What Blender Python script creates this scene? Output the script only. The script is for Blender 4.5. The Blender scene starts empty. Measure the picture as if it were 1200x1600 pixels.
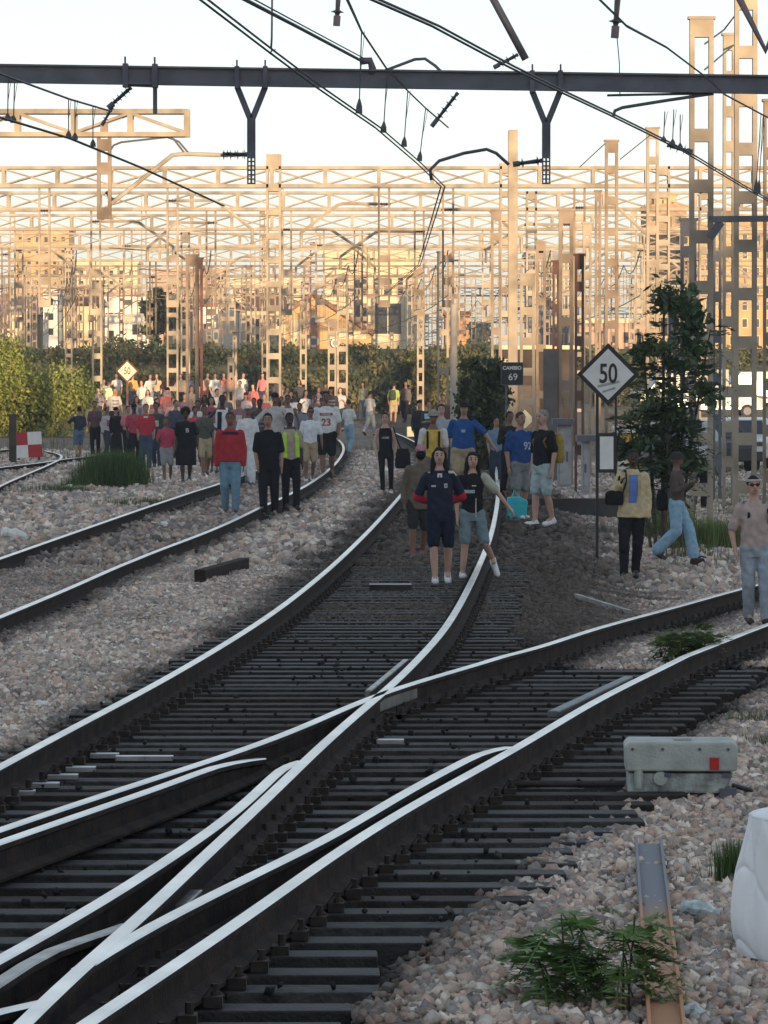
import bpy, math, random
import numpy as np
from mathutils import Vector, Matrix, Euler
random.seed(7); RNG = np.random.default_rng(7)
SC = bpy.context.scene
COL = SC.collection
# ------------------------------------------------------------------ camera, world, sun, exposure
F = 7800.0; HC = 2.4; YH = 583.0          # focal length in photo pixels, eye height, horizon row
cam = bpy.data.cameras.new('camera'); camo = bpy.data.objects.new('camera', cam); COL.objects.link(camo)
cam.sensor_fit = 'VERTICAL'; cam.sensor_height = 24.0; cam.lens = F/1600*24
cam.clip_start = 0.5; cam.clip_end = 9000
camo.location = (0, 0, HC); camo.rotation_euler = (math.pi/2 - math.atan((800-YH)/F), 0, 0)
SC.camera = camo
SC.render.resolution_x = 768; SC.render.resolution_y = 1024
SUN_EL = math.radians(3.6); SUN_AZ = math.radians(14)      # low sun behind the camera, a little to the right
w = bpy.data.worlds.new('World'); SC.world = w; w.use_nodes = True
nt = w.node_tree; nt.nodes.clear()
sky = nt.nodes.new('ShaderNodeTexSky'); sky.sky_type = 'NISHITA'; sky.sun_disc = False
sky.sun_rotation = math.pi - SUN_AZ
sky.air_density = 0.48; sky.dust_density = 0.15; sky.ozone_density = 0.6
bg = nt.nodes.new('ShaderNodeBackground'); bg.inputs['Strength'].default_value = 0.15
wo = nt.nodes.new('ShaderNodeOutputWorld')
gma = nt.nodes.new('ShaderNodeGamma'); gma.inputs[1].default_value = 0.42      # evens out the range of the evening sky
nt.links.new(sky.outputs[0], gma.inputs[0]); nt.links.new(gma.outputs[0], bg.inputs[0]); nt.links.new(bg.outputs[0], wo.inputs[0])
sky.sun_elevation = SUN_EL
sd = bpy.data.lights.new('sun', 'SUN'); sd.energy = 2.4; sd.angle = math.radians(0.5); sd.color = (1.0, 0.70, 0.40)
so = bpy.data.objects.new('sun', sd); COL.objects.link(so)
SUND = Vector((-math.sin(SUN_AZ)*math.cos(SUN_EL), math.cos(SUN_AZ)*math.cos(SUN_EL), -math.sin(SUN_EL)))
so.rotation_euler = SUND.to_track_quat('-Z', 'Y').to_euler(); so.location = (30, -100, 60)
SC.view_settings.view_transform = 'Standard'; SC.view_settings.look = 'None'
SC.view_settings.gamma = 1.0; SC.view_settings.use_curve_mapping = False
SC.view_settings.exposure = 2.1
SC.cycles.max_bounces = 6; SC.cycles.diffuse_bounces = 3; SC.cycles.glossy_bounces = 3
SC.cycles.use_denoising = True

# ------------------------------------------------------------------ helpers
def lerp(a, b, t): return a+(b-a)*t
def sst(a, b, t):
    t = np.clip((np.asarray(t, float)-a)/(b-a), 0, 1); return t*t*(3-2*t)
def P(px, py, d):                          # photo row/column at a distance -> a point of the place
    return Vector(((px-600)/F*d, d, HC-(py-YH)/F*d))
def dz(py, z): return F*(HC-z)/(py-YH)
MATS = {}
def mat(name, col, rough=0.7, metal=0.0, var=0.12, scale=6.0, bump=0.0, bscale=40.0, spec=0.4, col2=None, alpha=None):
    if name in MATS: return MATS[name]
    m = bpy.data.materials.new(name); m.use_nodes = True; n = m.node_tree; N = n.nodes; L = n.links
    b = N['Principled BSDF']; b.inputs['Roughness'].default_value = rough; b.inputs['Metallic'].default_value = metal
    b.inputs['Specular IOR Level'].default_value = spec
    tc = N.new('ShaderNodeTexCoord'); ns = N.new('ShaderNodeTexNoise'); ns.inputs['Scale'].default_value = scale
    ns.inputs['Detail'].default_value = 5; L.new(tc.outputs['Object'], ns.inputs['Vector'])
    mx = N.new('ShaderNodeMix'); mx.data_type = 'RGBA'
    c2 = col2 if col2 else tuple(max(0, c*(1-2.2*var)) for c in col); c1 = col if col2 else tuple(min(1, c*(1+var)) for c in col)
    mx.inputs[6].default_value = (*c2, 1); mx.inputs[7].default_value = (*c1, 1)
    rp = N.new('ShaderNodeMapRange'); rp.inputs[1].default_value = .3; rp.inputs[2].default_value = .7
    L.new(ns.outputs[0], rp.inputs[0]); L.new(rp.outputs[0], mx.inputs[0]); L.new(mx.outputs[2], b.inputs['Base Color'])
    if bump:
        n2 = N.new('ShaderNodeTexNoise'); n2.inputs['Scale'].default_value = bscale; n2.inputs['Detail'].default_value = 4
        L.new(tc.outputs['Object'], n2.inputs['Vector'])
        bp = N.new('ShaderNodeBump'); bp.inputs['Strength'].default_value = bump; bp.inputs['Distance'].default_value = 0.02
        L.new(n2.outputs[0], bp.inputs['Height']); L.new(bp.outputs[0], b.inputs['Normal'])
    MATS[name] = m; return m
def attr_mat(name, rough=0.85, spec=0.3, bump=0, bscale=30, transl=0):
    m = bpy.data.materials.new(name); m.use_nodes = True; N = m.node_tree.nodes; L = m.node_tree.links
    b = N['Principled BSDF']; b.inputs['Roughness'].default_value = rough; b.inputs['Specular IOR Level'].default_value = spec
    a = N.new('ShaderNodeAttribute'); a.attribute_name = 'Col'
    L.new(a.outputs['Color'], b.inputs['Base Color'])
    if bump:
        tc = N.new('ShaderNodeTexCoord'); n2 = N.new('ShaderNodeTexNoise'); n2.inputs['Scale'].default_value = bscale; n2.inputs['Detail'].default_value = 6
        L.new(tc.outputs['Object'], n2.inputs['Vector']); bp = N.new('ShaderNodeBump'); bp.inputs['Strength'].default_value = bump; bp.inputs['Distance'].default_value = .03
        L.new(n2.outputs[0], bp.inputs['Height']); L.new(bp.outputs[0], b.inputs['Normal'])
    if transl:
        o = N['Material Output']; t = N.new('ShaderNodeBsdfTranslucent'); ms = N.new('ShaderNodeMixShader'); ms.inputs[0].default_value = transl
        L.new(a.outputs['Color'], t.inputs['Color']); L.new(b.outputs[0], ms.inputs[1]); L.new(t.outputs[0], ms.inputs[2]); L.new(ms.outputs[0], o.inputs['Surface'])
    return m
def tag(o, label=None, cat=None, group=None, kind=None):
    if label: o['label'] = label
    if cat: o['category'] = cat
    if group: o['group'] = group
    if kind: o['kind'] = kind
    return o
def empty(name, loc, label, cat, group=None, rz=0):
    o = bpy.data.objects.new(name, None); COL.objects.link(o); o.location = loc; o.rotation_euler = (0, 0, rz)
    o.empty_display_size = .1
    return tag(o, label, cat, group)
class MB:
    """collects simple solids and links them as one mesh"""
    def __init__(s): s.v = []; s.f = []; s.mi = []; s.cur = 0
    def _add(s, vs, fs):
        o = len(s.v); s.v += [tuple(v) for v in vs]; s.f += [tuple(i+o for i in f) for f in fs]; s.mi += [s.cur]*len(fs)
    def box(s, x0, x1, y0, y1, z0, z1):
        s._add([(x0,y0,z0),(x1,y0,z0),(x1,y1,z0),(x0,y1,z0),(x0,y0,z1),(x1,y0,z1),(x1,y1,z1),(x0,y1,z1)],
               [(0,3,2,1),(4,5,6,7),(0,1,5,4),(1,2,6,5),(2,3,7,6),(3,0,4,7)])
    def bar(s, a, b, w, h=None, up=(0, 0, 1)):
        a = Vector(a); b = Vector(b); h = h or w; d = (b-a).normalized(); up = Vector(up)
        if abs(d.dot(up)) > .98: up = Vector((0, 1, 0))
        sx = d.cross(up).normalized(); sz = sx.cross(d).normalized(); vs = []
        for p in (a, b):
            for i, j in ((-1,-1),(1,-1),(1,1),(-1,1)): vs.append(p+sx*(i*w/2)+sz*(j*h/2))
        s._add(vs, [(3,2,1,0),(4,5,6,7),(0,1,5,4),(1,2,6,5),(2,3,7,6),(3,0,4,7)])
    def tube(s, pts, r, n=6, caps=True):
        pts = [Vector(p) for p in pts]; rs = r if isinstance(r, (list, tuple)) else [r]*len(pts); vs = []; fs = []
        pn = None
        for i, p in enumerate(pts):
            t = (pts[min(i+1, len(pts)-1)]-pts[max(i-1, 0)]).normalized()
            u = Vector((0, 0, 1)) if abs(t.z) < .9 else Vector((0, 1, 0))
            if pn is not None: u = pn
            sx = t.cross(u).normalized(); sz = sx.cross(t).normalized(); pn = sz
            for k in range(n):
                a = 2*math.pi*k/n; vs.append(p+(sx*math.cos(a)+sz*math.sin(a))*rs[i])
        for i in range(len(pts)-1):
            for k in range(n):
                k2 = (k+1) % n; fs.append((i*n+k, i*n+k2, (i+1)*n+k2, (i+1)*n+k))
        if caps: fs.append(tuple(range(n-1, -1, -1))); m = (len(pts)-1)*n; fs.append(tuple(m+k for k in range(n)))
        s._add(vs, fs)
    def prism(s, poly, y0, y1):            # polygon in x,z between two y
        n = len(poly); vs = [(x, y0, z) for x, z in poly]+[(x, y1, z) for x, z in poly]
        fs = [tuple(range(n)), tuple(range(2*n-1, n-1, -1))]+[(i, i+n, (i+1) % n+n, (i+1) % n) for i in range(n)]
        s._add(vs, fs)
    def lathe(s, a, b, prof, n=10):        # prof: (t along a->b, radius)
        a = Vector(a); b = Vector(b); s.tube([a.lerp(b, t) for t, _ in prof], [r for _, r in prof], n)
    def build(s, name, m, parent=None, smooth=False, bevel=0, loc=None):
        me = bpy.data.meshes.new(name)
        v = s.v if loc is None else [(x-loc[0], y-loc[1], z-loc[2]) for x, y, z in s.v]
        me.from_pydata(v, [], s.f); me.update()
        for mm in (m if isinstance(m, (list, tuple)) else [m]): me.materials.append(mm)
        if any(s.mi): me.polygons.foreach_set('material_index', s.mi)
        if smooth: me.polygons.foreach_set('use_smooth', [True]*len(me.polygons))
        o = bpy.data.objects.new(name, me); COL.objects.link(o)
        if loc is not None: o.location = loc
        if parent is not None: o.parent = parent
        if bevel:
            b = o.modifiers.new('bevel', 'BEVEL'); b.width = bevel; b.segments = 2; b.limit_method = 'ANGLE'
        return o
def npmesh(name, V, Q, mats, cols=None, smooth=False, midx=None):
    """V (n,3), Q (m,k) faces of one size, cols per vertex"""
    me = bpy.data.meshes.new(name); V = np.asarray(V, np.float32); Q = np.asarray(Q, np.int32); k = Q.shape[1]
    me.vertices.add(len(V)); me.vertices.foreach_set('co', V.ravel())
    me.loops.add(Q.size); me.loops.foreach_set('vertex_index', Q.ravel())
    me.polygons.add(len(Q)); me.polygons.foreach_set('loop_start', np.arange(0, Q.size, k, dtype=np.int32))
    me.polygons.foreach_set('loop_total', np.full(len(Q), k, np.int32))
    if smooth: me.polygons.foreach_set('use_smooth', np.ones(len(Q), bool))
    if midx is not None: me.polygons.foreach_set('material_index', np.asarray(midx, np.int32))
    me.update(calc_edges=True)
    if cols is not None:
        a = me.color_attributes.new('Col', 'FLOAT_COLOR', 'POINT')
        c = np.ones((len(V), 4), np.float32); c[:, :3] = cols; a.data.foreach_set('color', c.ravel())
    for m in (mats if isinstance(mats, (list, tuple)) else [mats]): me.materials.append(m)
    o = bpy.data.objects.new(name, me); COL.objects.link(o); return o
def copy_tree(o, parent=None):
    c = o.copy(); COL.objects.link(c)
    if parent is not None: c.parent = parent
    for ch in list(o.children): copy_tree(ch, c)
    return c
def vnoise(x, y, s, seed=0):
    """cheap smooth value noise on arrays"""
    x = np.asarray(x, float)/s; y = np.asarray(y, float)/s
    xi = np.floor(x).astype(np.int64); yi = np.floor(y).astype(np.int64); fx = x-xi; fy = y-yi
    fx = fx*fx*(3-2*fx); fy = fy*fy*(3-2*fy)
    def h(a, b):
        n = (a*374761393+b*668265263+seed*974711) & 0xffffffff
        n = ((n ^ (n >> 13))*1274126177) & 0xffffffff
        return ((n ^ (n >> 16)) & 0xffff)/65535.0
    return (h(xi, yi)*(1-fx)+h(xi+1, yi)*fx)*(1-fy)+(h(xi, yi+1)*(1-fx)+h(xi+1, yi+1)*fx)*fy

# ------------------------------------------------------------------ the rails' lines
def zh1(d): return 0.19
def zhd(d): return 0.19-0.015*max(0, d-39)            # diverging track falls away to the right
def zh2(d): return 0.15+min(.12, .004*max(0, d-60))
def world_line(pts, zf):
    out = []
    for px, py in pts:
        d = dz(py, .19)
        for _ in range(30): d = .5*d+.5*dz(py, zf(d))
        out.append(((px-600)/F*d, d))
    out.sort(key=lambda p: p[1]); return np.array(out)
def smooth_line(W, step=.5, sig=1.2, ext0=0):
    ds = W[:, 1]; xs = W[:, 0]
    if ext0:
        s0 = (xs[1]-xs[0])/(ds[1]-ds[0]); xs = np.r_[xs[0]-s0*ext0, xs]; ds = np.r_[ds[0]-ext0, ds]
    m = np.gradient(xs, ds); g = np.arange(ds[0], ds[-1]+.001, step)
    i = np.clip(np.searchsorted(ds, g, 'right')-1, 0, len(ds)-2); h = ds[i+1]-ds[i]; t = (g-ds[i])/h
    x = (2*t**3-3*t**2+1)*xs[i]+(t**3-2*t**2+t)*h*m[i]+(-2*t**3+3*t**2)*xs[i+1]+(t**3-t**2)*h*m[i+1]
    k = int(sig*3/step); kk = np.exp(-.5*(np.arange(-k, k+1)*step/sig)**2); kk /= kk.sum()
    xp = np.pad(x, k, mode='reflect', reflect_type='odd'); x = np.convolve(xp, kk, 'valid')
    return np.c_[x, g]
RL = {}
def rl(key, pts, zf, sig=1.2, ext0=0): RL[key] = (smooth_line(world_line(pts, zf), .5, sig, ext0), zf)
rl('L1', [(0,1197),(100,1143),(200,1092),(300,1036),(400,975),(500,900),(560,845),(612,790),(640,757),(657,738),(668,705),(640,686),(590,668),(530,656),(470,649)], zh1, 2, 6)
rl('B', [(33,1600),(100,1532),(200,1450),(300,1354),(400,1262),(500,1166),(560,1113),(600,1080),(620,1062),(660,1022),(690,988),(715,950),(735,912),(750,880),(765,842),(775,800),(778,770),(776,740),(762,706),(740,690),(700,676),(650,666),(590,656),(520,649)], zh1, 1.2, 3)
rl('A', [(0,1296),(200,1228),(417,1160),(500,1124),(567,1092),(608,1077),(700,1051),(800,1023),(920,985),(1060,947),(1161,919),(1260,896),(1380,872),(1560,845)], zhd, 1.5, 4)
rl('D', [(133,1600),(400,1422),(500,1348),(571,1300),(700,1227),(800,1173),(920,1100),(1060,1031),(1200,975),(1330,932),(1480,896),(1700,858)], zhd, 1.5, 3)
rl('A2', [(0,1317),(150,1265),(300,1213),(425,1160)], zh1, 1.0, 3)
rl('C', [(120,1515),(208,1456),(292,1417),(400,1362),(500,1316),(600,1256),(700,1200),(767,1168),(800,1145)], zh1, 1.0)
rl('E', [(0,1498),(125,1429),(250,1350),(354,1279),(433,1206),(479,1163)], zh1, 1.0, 3)
rl('G', [(0,1562),(75,1533),(108,1512)], zh1, .4, 1)
rl('F', [(0,1529),(83,1476),(150,1447),(204,1411)], zh1, .4, 1)
rl('R2', [(0,963),(100,922),(200,878),(333,827),(406,793),(460,768),(497,746),(520,728),(533,712),(537,700),(530,688),(505,676),(460,666),(400,658)], zh2, 2, 12)
rl('L2', [(0,872),(100,837),(215,797),(338,757),(392,738),(435,718),(450,704),(448,691),(425,679),(380,668),(320,660)], zh2, 2, 20)
rl('S1', [(-60,738),(0,730),(70,722),(100,717),(148,712),(230,702)], zh1, 2)
rl('S2', [(-30,776),(0,759),(50,737),(80,724),(96,715),(92,709),(70,704)], zh1, 1.5)
rl('S3', [(-40,712),(0,703),(30,700),(60,694)], zh1, 1)
def xat(key, d):
    L = RL[key][0]; return np.interp(d, L[:, 1], L[:, 0])
def c1(d): return (xat('L1', d)+xat('B', d))/2
def c2(d): return (xat('L2', d)+xat('R2', d))/2
def cd(d): return (xat('A', d)+xat('D', d))/2
def gh(x, y):
    """height of the ground (ballast) at a place"""
    x = np.asarray(x, float); y = np.asarray(y, float)
    g = np.full(np.broadcast(x, y).shape, -0.04)
    near = 1-sst(42, 60, y)
    left = sst(-.2, -1.2, x-xat('L1', np.minimum(y, 240)))
    g = g+left*(.06*sst(50, 110, y)+.02)
    # the right-hand ground falls away with the diverging track
    g = g-(.27*sst(40, 58, y))*sst(1.0, 3.0, x-c1(np.minimum(y, 200)))*(1-sst(140, 200, y))
    # open cribs between the sleepers of the turnout
    r = np.where(y < 41, np.maximum(xat('B', y), xat('D', y)), xat('B', y))
    inn = sst(-.55, -.3, x-xat('L1', y))*(1-sst(.45, .8, x-r))
    g = g-.085*inn*(1-sst(36, 52, y))
    g = g+.45*sst(150, 240, y)
    lump = (vnoise(x, y, 1.7, 3)-.5)*.07+(vnoise(x, y, .6, 4)-.5)*.04
    g = g+lump*(1-.75*inn)*(1-.6*sst(.9, .6, np.abs(x-cd(np.minimum(y, 90)))))
    return g
def ground_at(px, py):
    d = dz(py, 0)
    for _ in range(25): d = .6*d+.4*dz(py, float(gh((px-600)/F*d, d)))
    return Vector(((px-600)/F*d, d, float(gh((px-600)/F*d, d))))
def dirt(x, y):
    """oil and brake dust on the ballast of the main line, 0 clean .. 1 black"""
    x = np.asarray(x, float); y = np.asarray(y, float); n = vnoise(x, y, .9, 8)*.6+vnoise(x, y, .3, 9)*.4
    r = np.where(y < 40.5, np.maximum(xat('B', y), xat('D', y)), xat('B', y)+.7)
    a = sst(-.75, -.2, x-xat('L1', y)-(n-.5)*.5)*(1-sst(.3, .75, x-r-(n-.5)*.9))
    a = a*(1-.4*sst(80, 130, y))
    soil = sst(43, 50, y)*(1-sst(78, 100, y))*(1-sst(2.1, 3.2, x-c1(y)-(n-.5)*1.4))*(1-sst(-.6, .1, x-xat('A', y))*(1-sst(56, 60, y)))*sst(-1, 0, x-c1(y))*.8
    t2 = (1-sst(.9, 1.3, np.abs(x-c2(y))+(n-.5)*.7))*.12+(1-sst(.12, .4, np.abs(x-xat('R2', y))))*.5+(1-sst(.15, .45, np.abs(x-xat('L2', y))))*.3
    td = (1-sst(.1, .5, np.abs(x-xat('A', y))))*.7*sst(38, 42, y)+(1-sst(.15, np.where(y < 41, .8, .35), np.abs(x-xat('D', y)-np.where(y < 41, .2, 0))))*.9
    td = td*(1-sst(60, 70, y))
    t2 = t2*(1-sst(150, 170, y))
    return np.clip(np.maximum.reduce([a, soil, t2, td]), 0, 1)

# ------------------------------------------------------------------ ground
def spaced(a, b, s0, grow, smax=1e9):
    out = [a]; s = s0
    while out[-1] < b: out.append(out[-1]+s); s = min(s*grow, smax)
    return out
xr = spaced(9, 1500, .12, 1.12); xs = np.array([-v for v in xr[::-1]]+list(np.arange(-8.9, 8.95, .1))+xr)
ys = np.array(list(-np.array(spaced(0, 600, 4, 1.2)))[::-1]+list(np.arange(.5, 16, 1.0))+list(np.arange(16, 60, .12))+spaced(60, 4200, .16, 1.012))
X, Y = np.meshgrid(xs, ys); Z = gh(X, Y)
Z = np.where(Y < 16, gh(X, np.full_like(Y, 16)), Z)
nx, ny = len(xs), len(ys)
idx = np.arange(nx*ny).reshape(ny, nx)
Q = np.stack([idx[:-1, :-1], idx[:-1, 1:], idx[1:, 1:], idx[1:, :-1]], -1).reshape(-1, 4)
dd = dirt(X, np.clip(Y, 17, 400)); n1 = vnoise(X, Y, 2.3, 21); n2 = vnoise(X, Y, .25, 22)
base = np.array([.26, .22, .19]); dark = np.array([.012, .0115, .012]); brown = np.array([.10, .085, .07]); straw = np.array([.20, .165, .11])
cc = base[None, None]*(0.75+.5*n2[..., None]); cc = lerp(cc, brown[None, None], (.5*n1*sst(30, 60, Y))[..., None])
cc = lerp(cc, straw[None, None]*np.ones_like(cc), (sst(150, 260, Y))[..., None])
cc = lerp(cc, dark[None, None]*(.6+.8*n2[..., None]), (dd**.7)[..., None])
gm = bpy.data.materials.new('ballast_ground'); gm.use_nodes = True
N = gm.node_tree.nodes; L = gm.node_tree.links; b = N['Principled BSDF']; b.inputs['Roughness'].default_value = .9
b.inputs['Specular IOR Level'].default_value = .2
at = N.new('ShaderNodeAttribute'); at.attribute_name = 'Col'; tc = N.new('ShaderNodeTexCoord')
vo = N.new('ShaderNodeTexVoronoi'); vo.inputs['Scale'].default_value = 15; L.new(tc.outputs['Object'], vo.inputs['Vector'])
hs = N.new('ShaderNodeMix'); hs.data_type = 'RGBA'; hs.blend_type = 'MULTIPLY'; hs.inputs[0].default_value = .8
rp = N.new('ShaderNodeValToRGB'); rp.color_ramp.elements[0].color = (.35, .33, .33, 1); rp.color_ramp.elements[1].color = (1.5, 1.42, 1.35, 1)
L.new(vo.outputs['Color'], rp.inputs[0]); L.new(at.outputs['Color'], hs.inputs[6]); L.new(rp.outputs[0], hs.inputs[7]); L.new(hs.outputs[2], b.inputs['Base Color'])
bp = N.new('ShaderNodeBump'); bp.inputs['Strength'].default_value = .8; bp.inputs['Distance'].default_value = .05; bp.invert = True
L.new(vo.outputs['Distance'], bp.inputs['Height']); L.new(bp.outputs[0], b.inputs['Normal'])
g = npmesh('ground', np.c_[X.ravel(), Y.ravel(), Z.ravel()], Q, gm, cc.reshape(-1, 3), smooth=True); tag(g, kind='structure')

# ------------------------------------------------------------------ loose ballast stones
def stones(name, n, d0, d1, size, seed):
    rng = np.random.default_rng(seed)
    u = rng.random(n); d = np.sqrt(d0**2+u*(d1**2-d0**2)); x = (rng.random(n)-.5)*(.165*d+.8)
    s = size*(.42+.95*rng.random(n)**1.3); z = gh(x, d)+s*(.0+.5*rng.random(n))
    di = dirt(x, d)
    # stones piled less thickly where the track is black
    r = np.where(d < 41, np.maximum(xat('B', d), xat('D', d)), xat('B', d)); inn = (x > xat('L1', d)-.5)&(x < r+.75)
    keep = (~inn)|(rng.random(n) < np.where(d < 46, .6, .9))
    for k in ('L1', 'B', 'A', 'D', 'L2', 'R2'):
        keep &= ~(np.abs(x-xat(k, d)) < .085)
    x, d, s, z, di, inn = x[keep], d[keep], s[keep], z[keep], di[keep], inn[keep]; n = len(x)
    ont = rng.random(n) < .012
    z = np.where(inn & (d < 46), np.where(ont, .012, z-.01+.03*rng.random(n)), z); s = np.where(inn & (d < 46) & ont, s*.7, s)
    c = np.array([(-1,-1,-1),(1,-1,-1),(1,1,-1),(-1,1,-1),(-1,-1,1),(1,-1,1),(1,1,1),(-1,1,1)], float)*.5
    V = c[None]*(1+.0*rng.random((n, 1, 1)))+rng.normal(0, .13, (n, 8, 3)); V *= (s[:, None]*np.ones((n, 3))*(.6+.6*rng.random((n, 3))))[:, None, :]
    q = rng.normal(size=(n, 4)); q /= np.linalg.norm(q, axis=1)[:, None]; a, b_, c_, e = q.T
    R = np.stack([1-2*(c_*c_+e*e), 2*(b_*c_-a*e), 2*(b_*e+a*c_), 2*(b_*c_+a*e), 1-2*(b_*b_+e*e), 2*(c_*e-a*b_), 2*(b_*e-a*c_), 2*(c_*e+a*b_), 1-2*(b_*b_+c_*c_)], -1).reshape(n, 3, 3)
    V = np.einsum('nij,nkj->nki', R, V)+np.stack([x, d, z], -1)[:, None, :]
    fq = np.array([(0,3,2,1),(4,5,6,7),(0,1,5,4),(1,2,6,5),(2,3,7,6),(3,0,4,7)])
    Qs = (fq[None]+(np.arange(n)*8)[:, None, None]).reshape(-1, 4)
    pal = np.array([(.56,.44,.355),(.42,.36,.32),(.64,.53,.44),(.50,.36,.285),(.29,.25,.22),(.72,.63,.54),(.57,.41,.33),(.35,.31,.29)])
    col = pal[rng.integers(0, len(pal), n)]*(.72+.6*rng.random((n, 1)))
    dk = np.array([.017, .0155, .0155])*(.5+1.2*rng.random((n, 1)))
    patch = vnoise(x, d, 1.3, 40)[:, None]; col = col*(.78+.4*patch)
    brownish = (sst(42, 48, d)*di)[:, None]; dk = lerp(dk, np.array([.085, .068, .056])*(.6+rng.random((n, 1))), np.clip(brownish, 0, 1))
    col = lerp(col, dk, np.clip(di*1.1, 0, 1)[:, None]**.6)
    col = np.repeat(col, 8, axis=0)
    return npmesh(name, V.reshape(-1, 3), Qs, STONE, np.clip(col, 0, 1))
STONE = attr_mat('ballast_stone', .85, .25, .5, 35)
s1 = stones('ballast_stones', 260000, 18.5, 62, .035, 1)
s1['kind'] = 'stuff'; s1['label'] = 'loose crushed ballast stones covering the near ground round the switch'; s1['category'] = 'ballast'
s2 = stones('ballast_stones', 120000, 62, 150, .075, 2)
s2['kind'] = 'stuff'; s2['label'] = 'loose crushed ballast stones between and beside the farther tracks'; s2['category'] = 'ballast'

# ------------------------------------------------------------------ tracks
RAILSIDE = mat('rail_side_rust', (.05, .033, .027), .85, .0, .3, 5, .4, spec=.1, col2=(.014, .012, .013))
RAILTOP = mat('polished_rail_head', (.74, .73, .71), .28, 1.0, .1, 1.7, .12, 9, col2=(.46, .46, .46))
DULLTOP = mat('dull_rail_head', (.30, .29, .28), .42, .8, .2, 5, 0)
SLEEPER = mat('oily_wooden_sleeper', (.026, .023, .023), .62, 0, .3, 7, .5, 60, spec=.25)
SLEEPER2 = mat('brown_wooden_sleeper', (.06, .048, .04), .7, 0, .3, 7, .5, 60)
CLIP = mat('rail_clip_rust', (.03, .022, .018), .7, .2, .3, 20)
PROF = [(-.07,-.17),(.07,-.17),(.07,-.155),(.012,-.13),(.012,-.045),(.035,-.032),(.035,-.007),(.027,0),(-.027,0),(-.035,-.007),(-.035,-.032),(-.012,-.045),(-.012,-.13),(-.07,-.155)]
def rail(key, parent, topm=RAILTOP, d0=None, d1=None, name='rail', zoff=0, prof=PROF, topf=(7,), taper=0):
    W, zf = RL[key]; W = W[(W[:, 1] >= (d0 or 0)) & (W[:, 1] <= (d1 or 1e9))]
    n = len(W); k = len(prof); V = []; 
    T = np.gradient(W, axis=0); T /= np.linalg.norm(T, axis=1)[:, None]
    for i in range(n):
        nxm, nym = T[i, 1], -T[i, 0]
        tz = taper*max(0, 1-(W[-1, 1]-W[i, 1])/1.8)**1.5*.07 if taper else 0
        for a, b in prof: V.append((W[i, 0]+nxm*a, W[i, 1]+nym*a, zf(W[i, 1])+b+zoff-(tz if b > -.1 else 0)))
    me = MB(); me.v = V
    for i in range(n-1):
        for j in range(k):
            j2 = (j+1) % k; me.f.append((i*k+j, i*k+j2, (i+1)*k+j2, (i+1)*k+j)); me.mi.append(1 if j in topf or j in (6, 8) else 0)
    me.f.append(tuple(range(k-1, -1, -1))); me.mi.append(0); me.f.append(tuple((n-1)*k+j for j in range(k))); me.mi.append(0)
    return me.build(name, [RAILSIDE, topm], parent)
def sleeper_set(parent, spots, m, zf, name='sleeper', w=.24, th=.16, over=.0, cap=100):
    """spots: (xl, xr, d, tilt) sorted near first"""
    rng = random.Random(5); rest = MB()
    for i, (xl, xr_, d, sl) in enumerate(spots):
        mm_ = m if not isinstance(m, (list, tuple)) else m[rng.choice((0, 0, 1, 2))]
        mb = MB() if i < cap else rest; z = zf(d)-.19+rng.uniform(-.006, .004); ww = w*rng.uniform(.92, 1.05)
        xl += rng.uniform(-.06, .06); xr_ += rng.uniform(-.07, .07)
        mb.bar((xl, d-sl*(xr_-xl)/2, z-th/2), (xr_, d+sl*(xr_-xl)/2, z-th/2), ww, th)
        if i < cap: mb.build(name, mm_, parent, bevel=.008)
    if rest.v:
        o = rest.build(name+'s', mm_, parent); o['kind'] = 'stuff'
t = empty('railway_turnout', (0, 30, 0), 'nearest track with its crossing and polished rails, branching to the right', 'railway track')
t.location = (0, 0, 0)
rail('L1', t); rail('B', t); rail('A', t, d1=150); rail('D', t, d1=150)
rail('A2', t, name='guard_rail', zoff=.004, taper=1); rail('C', t, name='closure_rail', zoff=-.004, taper=1); rail('E', t, name='wing_rail', taper=1)
rail('G', t, name='guard_rail', taper=1); rail('F', t, DULLTOP, name='wing_rail', zoff=-.01, taper=1)
sp = []
d = 17.2
while d < 46:
    r = max(float(xat('B', d)), float(xat('D', d))); e = .55
    if 21.4 < d < 28.5: e = .95
    if d < 19.9: e = .62
    if d > 40.5: r = float(xat('B', d))
    sp.append((float(xat('L1', d))-.5, r+e+random.uniform(-.06, .1), d, .012)); d += .56
while d < 140:
    sp.append((float(xat('L1', d))-.5, float(xat('B', d))+.5, d, .0)); d += .6
SL = [SLEEPER, mat('grimy_wooden_sleeper', (.034, .028, .024), .75, 0, .3, 9, .6, 60, spec=.2), mat('ashen_wooden_sleeper', (.05, .046, .044), .7, 0, .3, 12, .6, 50, spec=.2)]
sleeper_set(t, sp, SL, lambda d: .19, cap=100)
sp = []; d = 41
while d < 66: sp.append((float(xat('A', d))-.5, float(xat('D', d))+.45, d, -.2)); d += .6
rest = MB()
for xl, xr_, d, sl in sp:
    z = zhd(d)-.19-(.035 if d > 43 else 0); rest.bar((xl, d+.3, z-.09), (xr_, d-.3, z-.09), .24, .16)
o = rest.build('branch_sleepers', SLEEPER, t); o['kind'] = 'stuff'
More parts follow.
